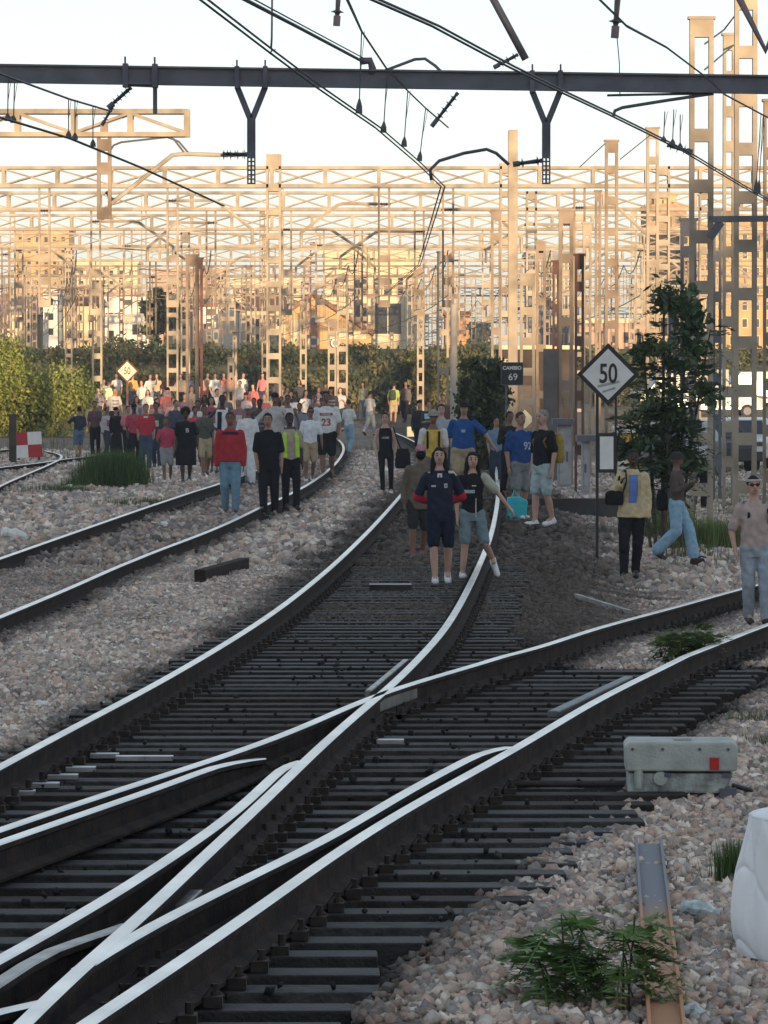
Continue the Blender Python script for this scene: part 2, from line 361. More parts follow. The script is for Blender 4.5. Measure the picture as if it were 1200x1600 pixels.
# clips and plates along the rail feet
cl = MB(); d = 17.48
rng = random.Random(3)
dd_ = 17.2
while dd_ < 60:
    for k in ('L1', 'B', 'A', 'D', 'E', 'C'):
        W = RL[k][0]
        if W[0, 1] <= dd_ <= W[-1, 1]:
            x = float(xat(k, dd_)); z = (zhd(dd_) if k in 'AD' else .19)-.19
            for s in (-1, 1):
                cl.box(x+s*.105-.035, x+s*.105+.035, dd_-.06, dd_+.06, z, z+.035+rng.random()*.01)
                cl.tube([(x+s*.11, dd_, z), (x+s*.11, dd_, z+.085)], .016, 6)
                if rng.random() < .8: cl.tube([(x+s*.07, dd_-.05, z+.03), (x+s*.10, dd_, z+.07), (x+s*.14, dd_+.04, z+.03)], .010, 5)
    dd_ += .56 if dd_ < 46 else .6
o = cl.build('rail_fastening', CLIP, t); o['kind'] = 'stuff'
# thick check plate beside the right-hand rail, crossing nose plates
mb = MB(); a = ground_at(862, 1119); 
def top(px, py, z=.15):
    d = dz(py, z); return Vector(((px-600)/F*d, d, z))
mb.bar(top(864, 1117, .13), top(982, 1062, .13), .075, .05); mb.build('check_bar', mat('grey_check_bar', (.16, .16, .17), .5, .3, .2), t, bevel=.012)
mb = MB(); mb.bar(top(634, 1040, .12), top(575, 1090, .12), .045, .10); mb.bar(top(575, 1108, .12), top(662, 1076, .12), .045, .10)
mb.build('crossing_wing', DULLTOP, t, bevel=.01)
mb = MB(); mb.bar(top(262, 1424, .08), top(288, 1400, .08), .16, .05); mb.build('slide_plate', DULLTOP, t, bevel=.006)
mb = MB()
tpm = mat('worn_tie_plate', (.35, .36, .38), .35, .9, .15)
for px, py in ((612,1158),(540,1156),(165,1180),(205,1184),(128,1201),(100,1213),(70,1226),(32,1238),(250,1184)):
    p = top(px, py, .02); mb.box(p.x-.1, p.x+.08, p.y-.05, p.y+.05, -.002, .03); mb.build('tie_plate', tpm, t, bevel=.004); mb = MB()
# farther track on the left
t2 = empty('railway_track', (0, 0, 0), 'track left of the middle one, bedded in pale ballast, half the crowd walking on it', 'railway track')
rail('L2', t2); rail('R2', t2)
sp = []; d = 38.0
while d < 200:
    sp.append((float(xat('L2', d))-.42, float(xat('R2', d))+.42, d, 0)); d += .6
    if d > 150: break
sleeper_set(t2, sp, SLEEPER2, lambda d: zh2(d)-(.0 if d < 60 else .035), cap=60)
# clips of that track
cl = MB()
for xl, xr_, d, _ in sp:
    for k in ('L2', 'R2'):
        x = float(xat(k, d)); z = zh2(d)-.19
        for s in (-1, 1): cl.box(x+s*.1-.04, x+s*.1+.04, d-.07, d+.07, z, z+.05)
o = cl.build('rail_fastening', CLIP, t2); o['kind'] = 'stuff'
t3 = empty('railway_siding', (0, 0, 0), 'far left siding rails joining at a switch behind the red and white board', 'railway track')
rail('S1', t3); rail('S2', t3); rail('S3', t3)
sp = []
for d in np.arange(100, 150, .7): sp.append((-14, float(xat('S1', d) if d > 121 else xat('S2', d))+.5, d, 0))
sleeper_set(t3, [(max(a, b-3.6), b, c, e) for a, b, c, e in sp], SLEEPER2, lambda d: .17, cap=0)

# ------------------------------------------------------------------ unseen building added behind the camera to shade the near tracks
STONEW = mat('shade_building_render', (.42, .36, .30), .9, 0, .15, .4)
DARKGL = mat('dark_window_glass', (.03, .035, .04), .12, 0, .2, 2, spec=.8)
shade_bldg = empty('shade_building', (0, -260, 0), 'broad pale unseen building added behind the viewer to shade the near tracks', 'building')
mb = MB(); mb.box(-420, 420, -8, 8, 0, 28.3); mb.build('wall', STONEW, shade_bldg)
mb = MB(); mb.box(-421, 421, 8.02, 8.5, 25.9, 26.6); mb.build('cornice', STONEW, shade_bldg)
mb = MB(); mb.box(-400, 400, 8.01, 8.12, 5, 9); mb.build('window_band', DARKGL, shade_bldg)

# ------------------------------------------------------------------ overhead line steelwork
TAN = mat('cream_painted_steel', (.36, .305, .235), .75, 0, .22, 1.3, .1)
TAN2 = mat('weathered_tan_steel', (.27, .21, .16), .8, 0, .25, 1.3, .1)
BRN = mat('rusty_brown_steel', (.15, .08, .065), .85, 0, .3, 1.3, .1)
GREY = mat('galvanised_grey_steel', (.12, .125, .15), .55, .2, .12, 3, .1)
DGREY = mat('dark_grey_steel', (.11, .11, .14), .6, .2, .2, 3)
WIRE = mat('copper_wire_dark', (.09, .085, .09), .6, .3, .1, 3)
INS = mat('brown_insulator', (.075, .04, .045), .35, 0, .2, 8)
INSD = mat('dark_insulator', (.04, .04, .05), .35, 0, .2, 8)
CONC = mat('concrete_post', (.42, .38, .33), .9, 0, .15, 2, .3)
def lattice_mast(name, x, y, zb, zt, w, m, label, group, dep=.22, pitch=.85, plate=.22, leg=.08, cap=True):
    r = empty(name, (x, y, zb), label, 'mast', group); H = zt-zb
    mb = MB()
    for s in (-1, 1):
        x0 = s*(w/2-leg/2); mb.box(x0-leg/2, x0+leg/2, -dep/2, dep/2, -.6, H)
    z = .5+random.random()*.4
    while z < H-plate-.2:
        for q in (-1, 1): mb.box(-w/2+leg, w/2-leg, q*dep/2-(.012 if q > 0 else 0), q*dep/2+(0 if q > 0 else .012), z, z+plate)
        z += pitch
    if cap: mb.box(-w/2+leg, w/2-leg, -dep/2, dep/2, H-.3, H)
    mb.build('lattice', m, r)
    if cap:
        mb = MB(); mb.box(-w/2-.03, w/2+.03, -dep/2-.03, dep/2+.03, H, H+.05); mb.build('cap', m, r)
    return r
def insulator(mb, a, b, r=.06, n=5):
    pr = [(0, r*.35)]
    for i in range(n):
        t = .12+.76*i/(n-1) if n > 1 else .5; e = .3/n*.5
        pr += [(t-e, r*.4), (t, r*1.25), (t+e*.4, r*.5)]
    pr.append((1, r*.35)); mb.lathe(a, b, pr, 8)
def truss(mb, x0, x1, y, zt, h, panel, wy=.5, c=.10, dg=.048, vw=.12):
    n = max(1, round((x1-x0)/panel)); px = (x1-x0)/n
    for q in (-1, 1):
        yy = y+q*wy/2
        mb.box(x0, x1, yy-c/2, yy+c/2, zt-c, zt); mb.box(x0, x1, yy-c/2, yy+c/2, zt-h, zt-h+c*1.25)
        for i in range(n+1):
            xx = x0+i*px; mb.box(xx-vw/2, xx+vw/2, yy-vw/2, yy+vw/2, zt-h+c*1.25, zt-c)
        for i in range(n):
            a = x0+i*px; b = a+px
            mb.bar((a, yy-.012*q, zt-h+c), (b, yy-.012*q, zt-c), dg, dg); mb.bar((a, yy+.02*q, zt-c), (b, yy+.02*q, zt-h+c), dg, dg)
    for i in range(n+1):
        xx = x0+i*px; mb.box(xx-.025, xx+.025, y-wy/2+c/2, y+wy/2-c/2, zt-c+.01, zt-.01)
def cantilever(parent, x, y, z, s, reach, m, big=1.0):
    """tube bracket on a hanging post: flat top tube, bend, sloping tube, registration arm and insulators"""
    r = MB(); r.tube([(x, y, z), (x+s*reach*.45, y, z+.02), (x+s*reach*.52, y, z-.03), (x+s*reach, y, z-.95)], .062*big, 6)
    r.tube([(x+s*reach, y, z-.93), (x+s*reach, y, z-1.45)], .05*big, 6)
    o = r.build('bracket_tube', m, parent, loc=None)
    i_ = MB(); insulator(i_, (x-s*.45, y, z), (x, y, z), .08); i2 = i_.build('insulator', INS, o)
    a = MB(); a.tube([(x+s*reach*.1, y, z-1.0), (x+s*reach*.55, y, z-1.08), (x+s*reach*.9, y, z-1.2), (x+s*reach*.95, y, z-1.35)], .022*big, 5)
    a.build('steady_arm', m, parent)
gants = []
def portal(d, zt, h, x0, x1, masts, drops, label, m=TAN, panel=1.75, seed=0):
    rg = random.Random(seed); g = empty('portal_gantry', (0, d, 0), label, 'gantry', 'portal gantries across the tracks')
    mb = MB(); truss(mb, x0, x1, 0, zt, h, panel); mb.build('truss', m, g)
    for mx, mt in masts:
        zb = float(gh(mx, min(d, 900)))-.5; w = rg.choice((.34, .38, .42)); top_ = zt+mt
        mb = MB(); leg = .075
        for s in (-1, 1): mb.box(mx+s*(w/2)-leg/2, mx+s*(w/2)+leg/2, -.3, .3, zb, top_)
        z = zb+.9
        while z < top_-.3:
            mb.box(mx-w/2+leg/2, mx+w/2-leg/2, -.29, -.278, z, z+.2); mb.box(mx-w/2+leg/2, mx+w/2-leg/2, .278, .29, z, z+.2); z += .8
        mb.box(mx-w/2+leg/2, mx+w/2-leg/2, -.28, .28, top_-.3, top_); mb.build('mast', m, g)
    for dx, s in drops:
        mb = MB(); zb = 4.6; w = .34
        for q in (-1, 1): mb.box(dx+q*w/2-.035, dx+q*w/2+.035, -.06, .06, zb, zt-h)
        for z in (zb, zb+.75, zb+1.5): mb.box(dx-w/2+.035, dx+w/2-.035, -.055, .055, z, z+.24)
        mb.build('hanging_post', m if rg.random() < .6 else TAN2, g)
        cantilever(g, dx+s*.22, 0, zt-h-rg.uniform(.3, .9), s, rg.uniform(2.0, 2.9), m)
    gants.append(g); return g
X2 = lambda px, d: (px-600)/F*d
def mk(lst, d): return [(X2(p, d), t) for p, t in lst]
portal(167, 9.3, .72, X2(-160, 167), X2(1260, 167), mk([(-90,0),(428,.4),(790,.1),(1035,.0)], 167), [(X2(70,167),-1),(X2(270,167),1),(X2(600,167),-1),(X2(700,167),1),(X2(905,167),1)], 'nearest full-width cream lattice gantry with thin cross bracing, top one against the sky', seed=1)
portal(190, 9.3, .74, X2(-200, 190), X2(1300, 190), mk([(-120,0),(830,.0),(1100,0)], 190), [(X2(150,190),1),(X2(330,190),-1),(X2(448,190),1),(X2(655,190),-1),(X2(885,190),-1)], 'second cream lattice gantry, its truss just under the topmost one', seed=2)
portal(217, 9.3, .72, X2(-200, 217), X2(1300, 217), mk([(-140,0),(270,.3),(905,.0)], 217), [(X2(30,217),1),(X2(200,217),1),(X2(500,217),1),(X2(560,217),-1),(X2(760,217),-1),(X2(1000,217),-1)], 'third lattice gantry, its truss crossing above the rust-brown mast heads', TAN, seed=3)
gn = ['fourth lattice gantry counted down from the sky', 'fifth lattice gantry, seen between the hanging posts', 'sixth lattice gantry, crossing in front of the house roofs', 'seventh lattice gantry, level with the top of the glazed building', 'eighth lattice gantry, thin against the pale houses', 'ninth lattice gantry, far off behind the masts', 'tenth lattice gantry, low over the far houses', 'farthest lattice gantry, lowest of all above the hedge']
for i, dd2 in enumerate((248, 282, 318, 362, 410, 465, 530, 610)):
    rg = random.Random(30+i); n = (2, 3, 9, 9, 10, 10, 10, 10)[i]
    ms = [(X2(u, dd2), rg.uniform(0, 1.2)) for u in (rg.uniform(-60, 1150) for _ in range(n)) if not 512 < u < 640]
    dr = [(X2(u, dd2), rg.choice((-1, 1))) for u in (rg.uniform(-20, 1100) for _ in range(9)) if not (520 < u < 640 and dd2 > 300)]
    portal(dd2, 9.3+rg.uniform(-.1, .3), .75, X2(-250, dd2), X2(1250, dd2), ms, dr, gn[i], rg.choice((TAN, TAN, TAN2)), 2.0, seed=40+i)
# coarse lattice beam at upper left with its hanging post and brackets
d = 128; gl = empty('lattice_beam', (0, d, 0), 'coarse tan lattice beam end at upper left, behind the grey steel beam', 'gantry')
mb = MB(); k = d/F; zt = HC+(YH-172)*k; zb = HC+(YH-215)*k
x0, x1 = X2(-420, d), X2(297, d)
for yy in (-.3, .3):
    mb.box(x0, x1, yy-.05, yy+.05, zt-.12, zt); mb.box(x0, x1, yy-.05, yy+.05, zb, zb+.12)
    i = 0
    for p in range(297, -430, -88):
        xx = X2(p, d)-.07; mb.box(xx-.07, xx+.07, yy-.045, yy+.045, zb+.12, zt-.12)
        xn = X2(p-88, d)-.07
        a, b = ((xx, yy, zb+.1), (xn, yy, zt-.1)) if i % 2 == 0 else ((xx, yy, zt-.1), (xn, yy, zb+.1))
        mb.bar(a, b, .07, .07); i += 1
mb.build('truss', TAN, gl)
mb = MB(); mb.box(x0, x0+.4, -.2, .2, -.5, zb); mb.build('mast', TAN, gl)
mb = MB(); xa, xb = X2(155, d), X2(172, d); z1 = HC+(YH-343)*k
for xx in (xa, xb): mb.box(xx-.045, xx+.045, -.1, .1, z1, zb)
for z_ in (z1, z1+1.15, z1+2.2, zb-.35): mb.box(xa+.045, xb-.045, -.095, .095, z_, z_+.3)
mb.build('hanging_post', TAN2, gl)
mb = MB(); q = lambda px, py: (X2(px, d), 0, HC+(YH-py)*k)
mb.tube([q(175,318), q(270,243), q(290,241), q(345,243)], .055, 8); mb.build('bracket_tube', TAN, gl)
mb = MB(); insulator(mb, q(345,243), q(388,242), .12, 4); insulator(mb, q(177,314), q(166,300), .09, 3); mb.build('insulator', INSD, gl)
mb = MB(); mb.tube([q(173,236), q(178,228), q(190,223), q(262,215), q(272,218), q(292,244)], .03, 6); mb.tube([q(262,215), q(280,222), q(298,243)], .03, 6); mb.build('steady_arm', GREY, gl)

# near grey beam across the tracks with V hangers
d = 66; k = d/F; q = lambda px, py, o=0: (X2(px, d), d+o, HC+(YH-py)*k)
bm = empty('steel_beam', (0, 0, 0), 'dark grey steel beam spanning the whole view near the top', 'gantry')
mb = MB(); a = np.array(q(-260, 112)); b = np.array(q(1460, 137)); 
def ibeam(mb, a, b, h, fw):
    a = Vector(a); b = Vector(b); mb.bar(a, b, .06, h-.05); mb.bar(a+Vector((0, 0, h/2-.0125)), b+Vector((0, 0, h/2-.0125)), fw, .025); mb.bar(a-Vector((0, 0, h/2-.0125)), b-Vector((0, 0, h/2-.0125)), fw, .025)
ibeam(mb, a, b, .245, .20); mb.build('beam', GREY, bm)
for px in (-262, 1462):
    mb = MB(); p = q(px, 130); mb.box(p[0]-.13, p[0]+.13, d-.13, d+.13, -.6, p[2]+.2); mb.build('column', GREY, bm)
def beamy(px): return 112+(px+260)/1720*25
for xv in (393, 853):
    y0 = beamy(xv)+15; v = MB()
    v.bar(q(xv-22, y0), q(xv-1, y0+52), .035, .08); v.bar(q(xv+22, y0), q(xv+1, y0+52), .035, .08)
    p1, p2 = q(xv, y0+48), q(xv, 248); v.box(p1[0]-.055, p1[0]+.055, d-.05, d+.05, p2[2], p1[2])
    for s in (-1, 1):                       # open lower end, ladder of holes
        v.box(p1[0]+s*.046-.009, p1[0]+s*.046+.009, d-.05, d+.05, p2[2]-.34, p2[2])
    v.box(p1[0]-.012, p1[0]+.012, d-.05, d+.05, p2[2]-.34, p2[2])
    for i in range(6): v.box(p1[0]-.037, p1[0]+.037, d-.045, d+.045, p2[2]-.34+i*.058, p2[2]-.34+i*.058+.016)
    v.build('hanger', DGREY, bm)
    for s in (-1, 1):
        c = MB(); p = q(xv+s*22, y0-15); c.box(p[0]-.03, p[0]+.03, d-.12, d+.12, p[2]-.15, p[2]+.14); c.tube([(p[0], d-.1, p[2]+.13), (p[0], d-.1, p[2]+.22)], .012, 6); c.build('clamp', DGREY, bm)
for px, y2 in ((197, 132), (243, 178)):
    c = MB(); p = q(px, beamy(px)); c.box(p[0]-.035, p[0]+.035, d-.12, d+.12, p[2]-.16, p[2]+.15); c.tube([(p[0], d-.1, p[2]+.14), (p[0], d-.1, p[2]+.24)], .013, 6)
    if y2 > 150: c.bar(q(px, beamy(px)+16), q(px, y2), .055, .055)
    c.build('clamp', DGREY, bm)
c = MB(); c.bar(q(195, 133), q(248, 135), .06, .05); c.build('bracket', DGREY, bm)
def ins_thing(a, b, r, label, n=4, m=INSD, tail=None, group='insulators on the overhead line'):
    mid = [(a[i]+b[i])/2 for i in range(3)]; r_ = empty('insulator', mid, label, 'insulator', group)
    L_ = lambda p: tuple(p[i]-mid[i] for i in range(3))
    mb = MB(); insulator(mb, L_(a), L_(b), r, n); mb.build('shed_stack', m, r_, smooth=False)
    mb = MB(); mb.tube([L_(a), L_((a[0]*1.0+(a[0]-b[0])*.12, a[1], a[2]+(a[2]-b[2])*.12))], r*.5, 8); mb.build('end_fitting', DGREY, r_); mb = MB()
    mb.tube([L_(b), L_((b[0]+(b[0]-a[0])*.35, b[1], b[2]+(b[2]-a[2])*.35))], r*.62, 8); mb.build('end_fitting', DGREY, r_)
    return r_
ins_thing(q(203,140), q(178,162), .055, 'dark insulator hanging slantwise from the grey beam at upper left')
ins_thing(q(712,150), q(684,186), .05, 'insulator string slanting down from the grey beam above the middle track')
ins_thing(q(176,166,.2), q(163,188,.2), .04, 'purplish lower insulator in front of the coarse lattice beam', 3, INS)
ins_thing(q(806,88), q(780,102), .05, 'dark insulator resting on the grey beam beside the slanting tube', 3)
ins_thing(q(352,241), q(384,242), .05, 'horizontal dark insulator on the left V hanger', 3)
ins_thing(q(843,252), q(812,256), .06, 'dark bell insulator between the right V hanger and the square post', 2)
ins_thing(q(965,-12), q(961,42), .085, 'long dark insulator hanging at the top edge, right of the middle', 2)
ins_thing(q(530,-20), q(527,26), .075, 'dark insulator cut by the top edge, left of the middle', 2)
ins_thing(q(1045,228), q(1072,236), .06, 'dark clamp insulator in front of the tall right-hand mast', 3)
# slanting tubes at the top edge
def tubething(name, pts, r, label, cat='pole', m=DGREY, dd3=66, group=None, n=8):
    p0 = P(pts[0][0], pts[0][1], dd3); r_ = MB(); r_.tube([tuple(P(a, b, dd3)-p0) for a, b in pts], r, n)
    o = r_.build(name, m, smooth=True); o.location = p0; tag(o, label, cat, group); return o
tubething('support_tube', [(755,-28),(821,94)], .05, 'thick dark tube slanting down to the beam from the top edge')
mb = MB(); p0 = P(1195, 85, 66)
o = tubething('support_tube', [(1140,-28),(1195,80),(1240,-28)], .055, 'dark V of tube hanging at the top right corner')
tubething('registration_arm', [(958,182),(960,174),(972,169),(1040,158),(1114,147)], .022, 'dark bent arm under the beam at right, holding the contact wires', 'arm')
tubething('registration_arm', [(948,150),(1110,147)], .016, 'straight thin arm just under the beam at right', 'arm')
tubething('registration_arm', [(548,131),(600,112),(648,94),(664,93),(680,104),(704,128)], .02, 'curved arm arching over the beam in the middle', 'arm')
tubething('registration_arm', [(674,282),(672,266),(686,252),(725,240),(760,234),(775,240),(795,258)], .022, 'curved arm beside the square cream post', 'arm')
mb = MB()
tubething('hanging_rod', [(426,-30),(425,60),(424,78)], .014, 'thin rod with a hook hanging at the top, left of the middle', 'rod')
tubething('hanging_rod', [(962,45),(967,100),(968,152)], .007, 'thin wire dropping from the long insulator to the straight arm', 'rod')
o = tubething('feeder_clamp', [(562,97),(578,96),(582,108),(580,118)], .05, 'dark clamp on top of the beam where the feeder lands', 'clamp')

# ------------------------------------------------------------------ contact wires
def catenary(label, con, mes, drops, zc=5.0, off=.055, far=None, r=.011, hooks=True):
    """con: photo points of the contact wire at height zc; mes: (px,py,depth) of the messenger"""
    rt = empty('contact_line', (0, 0, 0), label, 'overhead wire', 'contact lines over the tracks')
    if con:
        pts = [((px-600)/F*dz(py, zc), dz(py, zc), zc) for px, py in con]
        if far: pts += far
        for s in (-1, 1):
            mb = MB(); mb.tube([(x+s*off/2, y, z) for x, y, z in pts], r, 4); mb.build('contact_wire', WIRE, rt)
    if mes:
        mp = [tuple(P(*m_)) for m_ in mes]; mb = MB(); mb.tube(mp, r*1.15, 4); mb.build('messenger_wire', WIRE, rt)
    for (ax, ay, ad), (bx, by) in drops:
        db = dz(by, zc); mb = MB(); a = P(ax, ay, db); b = P(bx, by, db)
        mb.tube([tuple(a), tuple(b)], .006, 4); mb.tube([tuple(a+Vector((.03, 0, 0))), tuple(lerp(a, b, .55))], .004, 3)
        mb.lathe(tuple(lerp(a, b, .82)), tuple(b), [(0, .008), (.5, .03), (1, .035)], 6)
        mb.build('dropper', WIRE, rt)
    return rt
catenary('twin contact wires running from the top edge down to the curved middle arm', [(318,0),(425,82),(500,138),(590,200),(655,256),(692,292)],
  [(540,-5,34.8),(565,50,50),(605,110,54),(637,143,57),(665,170,61),(700,200,66)],
  [((565,50,0),(561,178)),((605,110,0),(599,208)),((637,143,0),(631,230)),((665,170,0),(655,252)),((426,78,0),(423,84))],
  far=[(X2(655,120),120,5),(X2(600,167),167,5)])
catenary('twin contact wires crossing the beam to the right of the right V hanger', [(575,-4),(680,42),(760,85),(800,106),(880,145),(955,180),(1010,207),(1070,237),(1160,291),(1230,330)],
  [(930,-5,36),(978,42,40),(1040,75,50),(1100,120,58),(1130,148,62),(1190,180,67),(1260,215,72)],
  [((1188,180,0),(1180,302)),((1192,180,0),(1184,304)),((1038,175,0),(1036,222)),((1052,172,0),(1050,228)),((1062,180,0),(1062,234))])
catenary('contact wires at the left edge, under the coarse lattice beam', [(-60,160),(0,184),(110,217),(220,262),(350,322)],
  [(-60,95,48),(0,116,50.7),(110,156,56),(175,175,66)],
  [((14,124,0),(13,190)),((24,127,0),(22,193)),((108,155,0),(108,216)),((118,157,0),(118,219)),((146,166,0),(146,230))], off=.02)
o = MB(); 
def wire(label, pts3, r=.012, name='feeder_wire'):
    mb = MB(); p0 = Vector(pts3[0]); mb.tube([tuple(Vector(p)-p0) for p in pts3], r, 4); o = mb.build(name, WIRE); o.location = p0
    return tag(o, label, 'overhead wire', 'feeder wires')
wire('thick feeder wire coming down from the top edge to the clamp on the beam', [tuple(P(370,-6,45)), tuple(P(470,46,55)), tuple(P(566,97,66))], .022)
wire('second feeder wire just above the thick one', [tuple(P(385,-6,45)), tuple(P(480,45,55)), tuple(P(568,92,66))], .009)
wire('stay wire from the tallest mast to its lower neighbour', [tuple(P(1100,70,84)), tuple(P(1130,48,96)), tuple(P(1150,22,88))], .02)
wire('long stay wire crossing the two tall masts at right', [tuple(P(1100,110,84)), tuple(P(1145,72,100)), tuple(P(1150,60,110))], .02)
wire('thin stay wire slanting from the brown mast to the sky', [tuple(P(905,262,137)), tuple(P(948,222,137))], .014)
wire('thin stay wire slanting right of the brown mast', [tuple(P(968,250,140)), tuple(P(1015,212,140))], .014)
# lines of wire between the far gantries
D_ = [167,190,217,248,282,318,362,410,465,530,610]
tr = [(-330,120),(-60,40),(120,-10),(330,120),(560,260),(700,330),(860,420),(1000,500)]
for i, (pa, pb) in enumerate(tr):
    rt = empty('contact_line', (0, 0, 0), ['leftmost wires', 'wires left of the pale houses', 'wires over the far left tracks', 'wires over the crowd', 'wires over the middle', 'wires over the glazed building', 'wires right of the middle', 'wires beside the brown mast'][i]+' running back between the gantries', 'overhead wire', 'contact lines over the tracks')
    pts = []; con = []; dr = MB()
    xs_ = [X2(lerp(pa, pb, (dd4-167)/443), dd4) for dd4 in D_]
    for j in range(len(D_)-1):
        for t_ in (0, .2, .4, .6, .8):
            xx = lerp(xs_[j], xs_[j+1], t_); yy = lerp(D_[j], D_[j+1], t_); z = 6.5-.9*4*t_*(1-t_)*.6; pts.append((xx, yy, z)); con.append((xx, yy, 5.0))
            dr.tube([(xx, yy, 5), (xx, yy, z)], .008, 3)
    mb = MB(); mb.tube(pts, .018, 4); mb.build('messenger_wire', WIRE, rt); mb = MB(); mb.tube(con, .018, 4); mb.build('contact_wire', WIRE, rt)
    o = dr.build('droppers', WIRE, rt); o['kind'] = 'stuff'

# ------------------------------------------------------------------ single masts
def pm(px, top_, w, d, m, label, zb=None, **kw):
    x = X2(px, d); zt = HC+(YH-top_)*d/F; return lattice_mast('lattice_mast', x, d, float(gh(x, d)) if zb is None else zb, zt, w, m, label, 'lattice masts beside the tracks', **kw)
pm(1095, 32, .40, 84, TAN, 'tallest wide cream ladder mast right of the diamond sign, flat cap')
pm(1138, 57, .24, 100, TAN, 'narrow cream ladder mast between the two wide ones at right', pitch=.7, leg=.06)
pm(1164, -30, .40, 88, TAN, 'wide ladder mast at right rising past the top edge')
pm(1199, 160, .16, 92, TAN2, 'slim mast cut by the right edge', leg=.05)
pm(955, 222, .36, 137, TAN2, 'brown-topped ladder mast directly above the diamond sign')
pm(1019, 202, .36, 145, TAN, 'cream ladder mast left of the tallest one', pitch=1.0)
pm(300, 400, .36, 150, TAN2, 'stout tan mast rising out of the crowd at left', zb=.2, pitch=5)
pm(312, 405, .2, 151, BRN, 'rust-brown mast just right of the stout tan mast', zb=.2, pitch=5)
pm(152, 440, .42, 200, TAN, 'cream ladder mast beside the left diamond sign', pitch=.9)
pm(361, 560, .3, 215, TAN, 'short pale ladder mast behind the red-lit people', pitch=.6)
pm(367, 520, .2, 222, TAN, 'thin pale mast beside the short ladder mast')
pm(474, 470, .32, 230, TAN, 'cream ladder mast at the centre, over the dark heads', pitch=.7)
pm(519, 500, .36, 210, TAN, 'left one of the two bright ladder masts behind the jersey man', pitch=.7)
pm(535, 430, .45, 205, TAN, 'right one of the two bright ladder masts behind the jersey man', pitch=.75)
pm(657, 470, .32, 225, TAN, 'bright ladder mast left of the white pole', pitch=.6)
pm(692, 395, .42, 180, TAN, 'two-legged mast just left of the white pole', pitch=1.4)
pm(775, 330, .32, 160, TAN2, 'brown mast left of the square post', pitch=3)
pm(824, 430, .42, 140, TAN, 'pale ladder mast right of the black sign', pitch=.85)
pm(845, 380, .30, 150, TAN2, 'brown mast beside the pale ladder mast right of the black sign', pitch=1.4)
pm(868, 410, .16, 125, BRN, 'thin rust mast in the bundle left of the big diamond sign', leg=.05)
pm(884, 330, .34, 118, TAN2, 'wide tan mast of the bundle left of the big diamond sign', pitch=1.5)
pm(905, 400, .2, 110, BRN, 'dark rust mast nearest the big diamond sign', leg=.05, pitch=1.2)
pm(917, 350, .22, 128, TAN, 'cream mast just behind the dark rust one', leg=.06)
pm(934, 300, .2, 160, TAN2, 'slender tan mast left of the brown-topped one')
pm(1075, 345, .3, 96, GREY, 'grey mast just left of the tallest ladder mast', leg=.06)
pm(1120, 330, .18, 104, GREY, 'thin grey mast between the tall ladder masts', leg=.05)
pm(1050, 480, .14, 90, DGREY, 'dark thin mast behind the leafy tree', leg=.045)
rg = random.Random(77)
for i, (px, top_) in enumerate([(20,330),(45,420),(95,400),(118,470),(190,430),(225,300),(245,450),(345,430),(395,380),(410,330),(440,290),(455,420),(490,380),(548,450),(640,440),(612,520),(740,430),(757,470),(990,330),(1006,420)]):
    lab = ['leftmost thin mast over the bush','second thin mast over the bush','mast above the bush top','short mast at the right end of the bush','mast above the left diamond sign','taller mast left of the dark tree','mast in front of the dark tree','mast right of the bright white house','mast left of the V hanger foot','tall mast under the V hanger','tall mast right of the V hanger','mast left of the gabled house','mast over the gable of the house','mast in front of the glazed wall','second mast in front of the glazed wall','short mast right of the glazed wall','mast left of the square post','shorter mast left of the square post','mast between brown and cream ladder masts','shorter mast behind the leafy tree top'][i]
    pm(px, top_, rg.choice((.32, .38, .44)), rg.uniform(312, 420), rg.choice((TAN, TAN, TAN2, BRN)), lab, pitch=rg.choice((.8, 1.2, 2)))
# plain posts
def post(name, px, top_, wpx, d, m, label, cat='post', zb=None, round_=False):
    x = X2(px, d); zt = HC+(YH-top_)*d/F; w = wpx*d/F; z0 = float(gh(x, d))-.4 if zb is None else zb; mb = MB()
    if round_: mb.tube([(0, 0, z0), (0, 0, zt)], w/2, 12)
    else: mb.box(-w/2, w/2, -w/2, w/2, z0, zt)
    o = mb.build(name, m, smooth=False, bevel=0 if round_ else .02); o.location = (x, d, 0); return tag(o, label, cat)
post('square_post', 801, 204, 15, 150, TAN, 'square cream post with flat top, taller than the gantry behind it')
post('concrete_pole', 709, 476, 11, 130, CONC, 'pale smooth pole right of the middle, in front of the dark shrubs', round_=True)
post('concrete_pole', 860, 545, 22, 118, mat('grey_concrete', (.13, .12, .115), .9, 0, .15, 2), 'stout grey concrete pole behind the man in the black shirt')
# grey cross arm between the tall masts at right, with gusset
d = 82; mb = MB(); a = P(1106, 343, d); b = P(1290, 341, d); mb.bar(tuple(a), tuple(b), .1, .1); mb.bar(tuple(P(1108,372,d)), tuple(P(1126,347,d)), .06, .14)
o = mb.build('cross_arm', GREY); tag(o, 'grey cross arm joining the tall right-hand masts below the beam', 'beam')

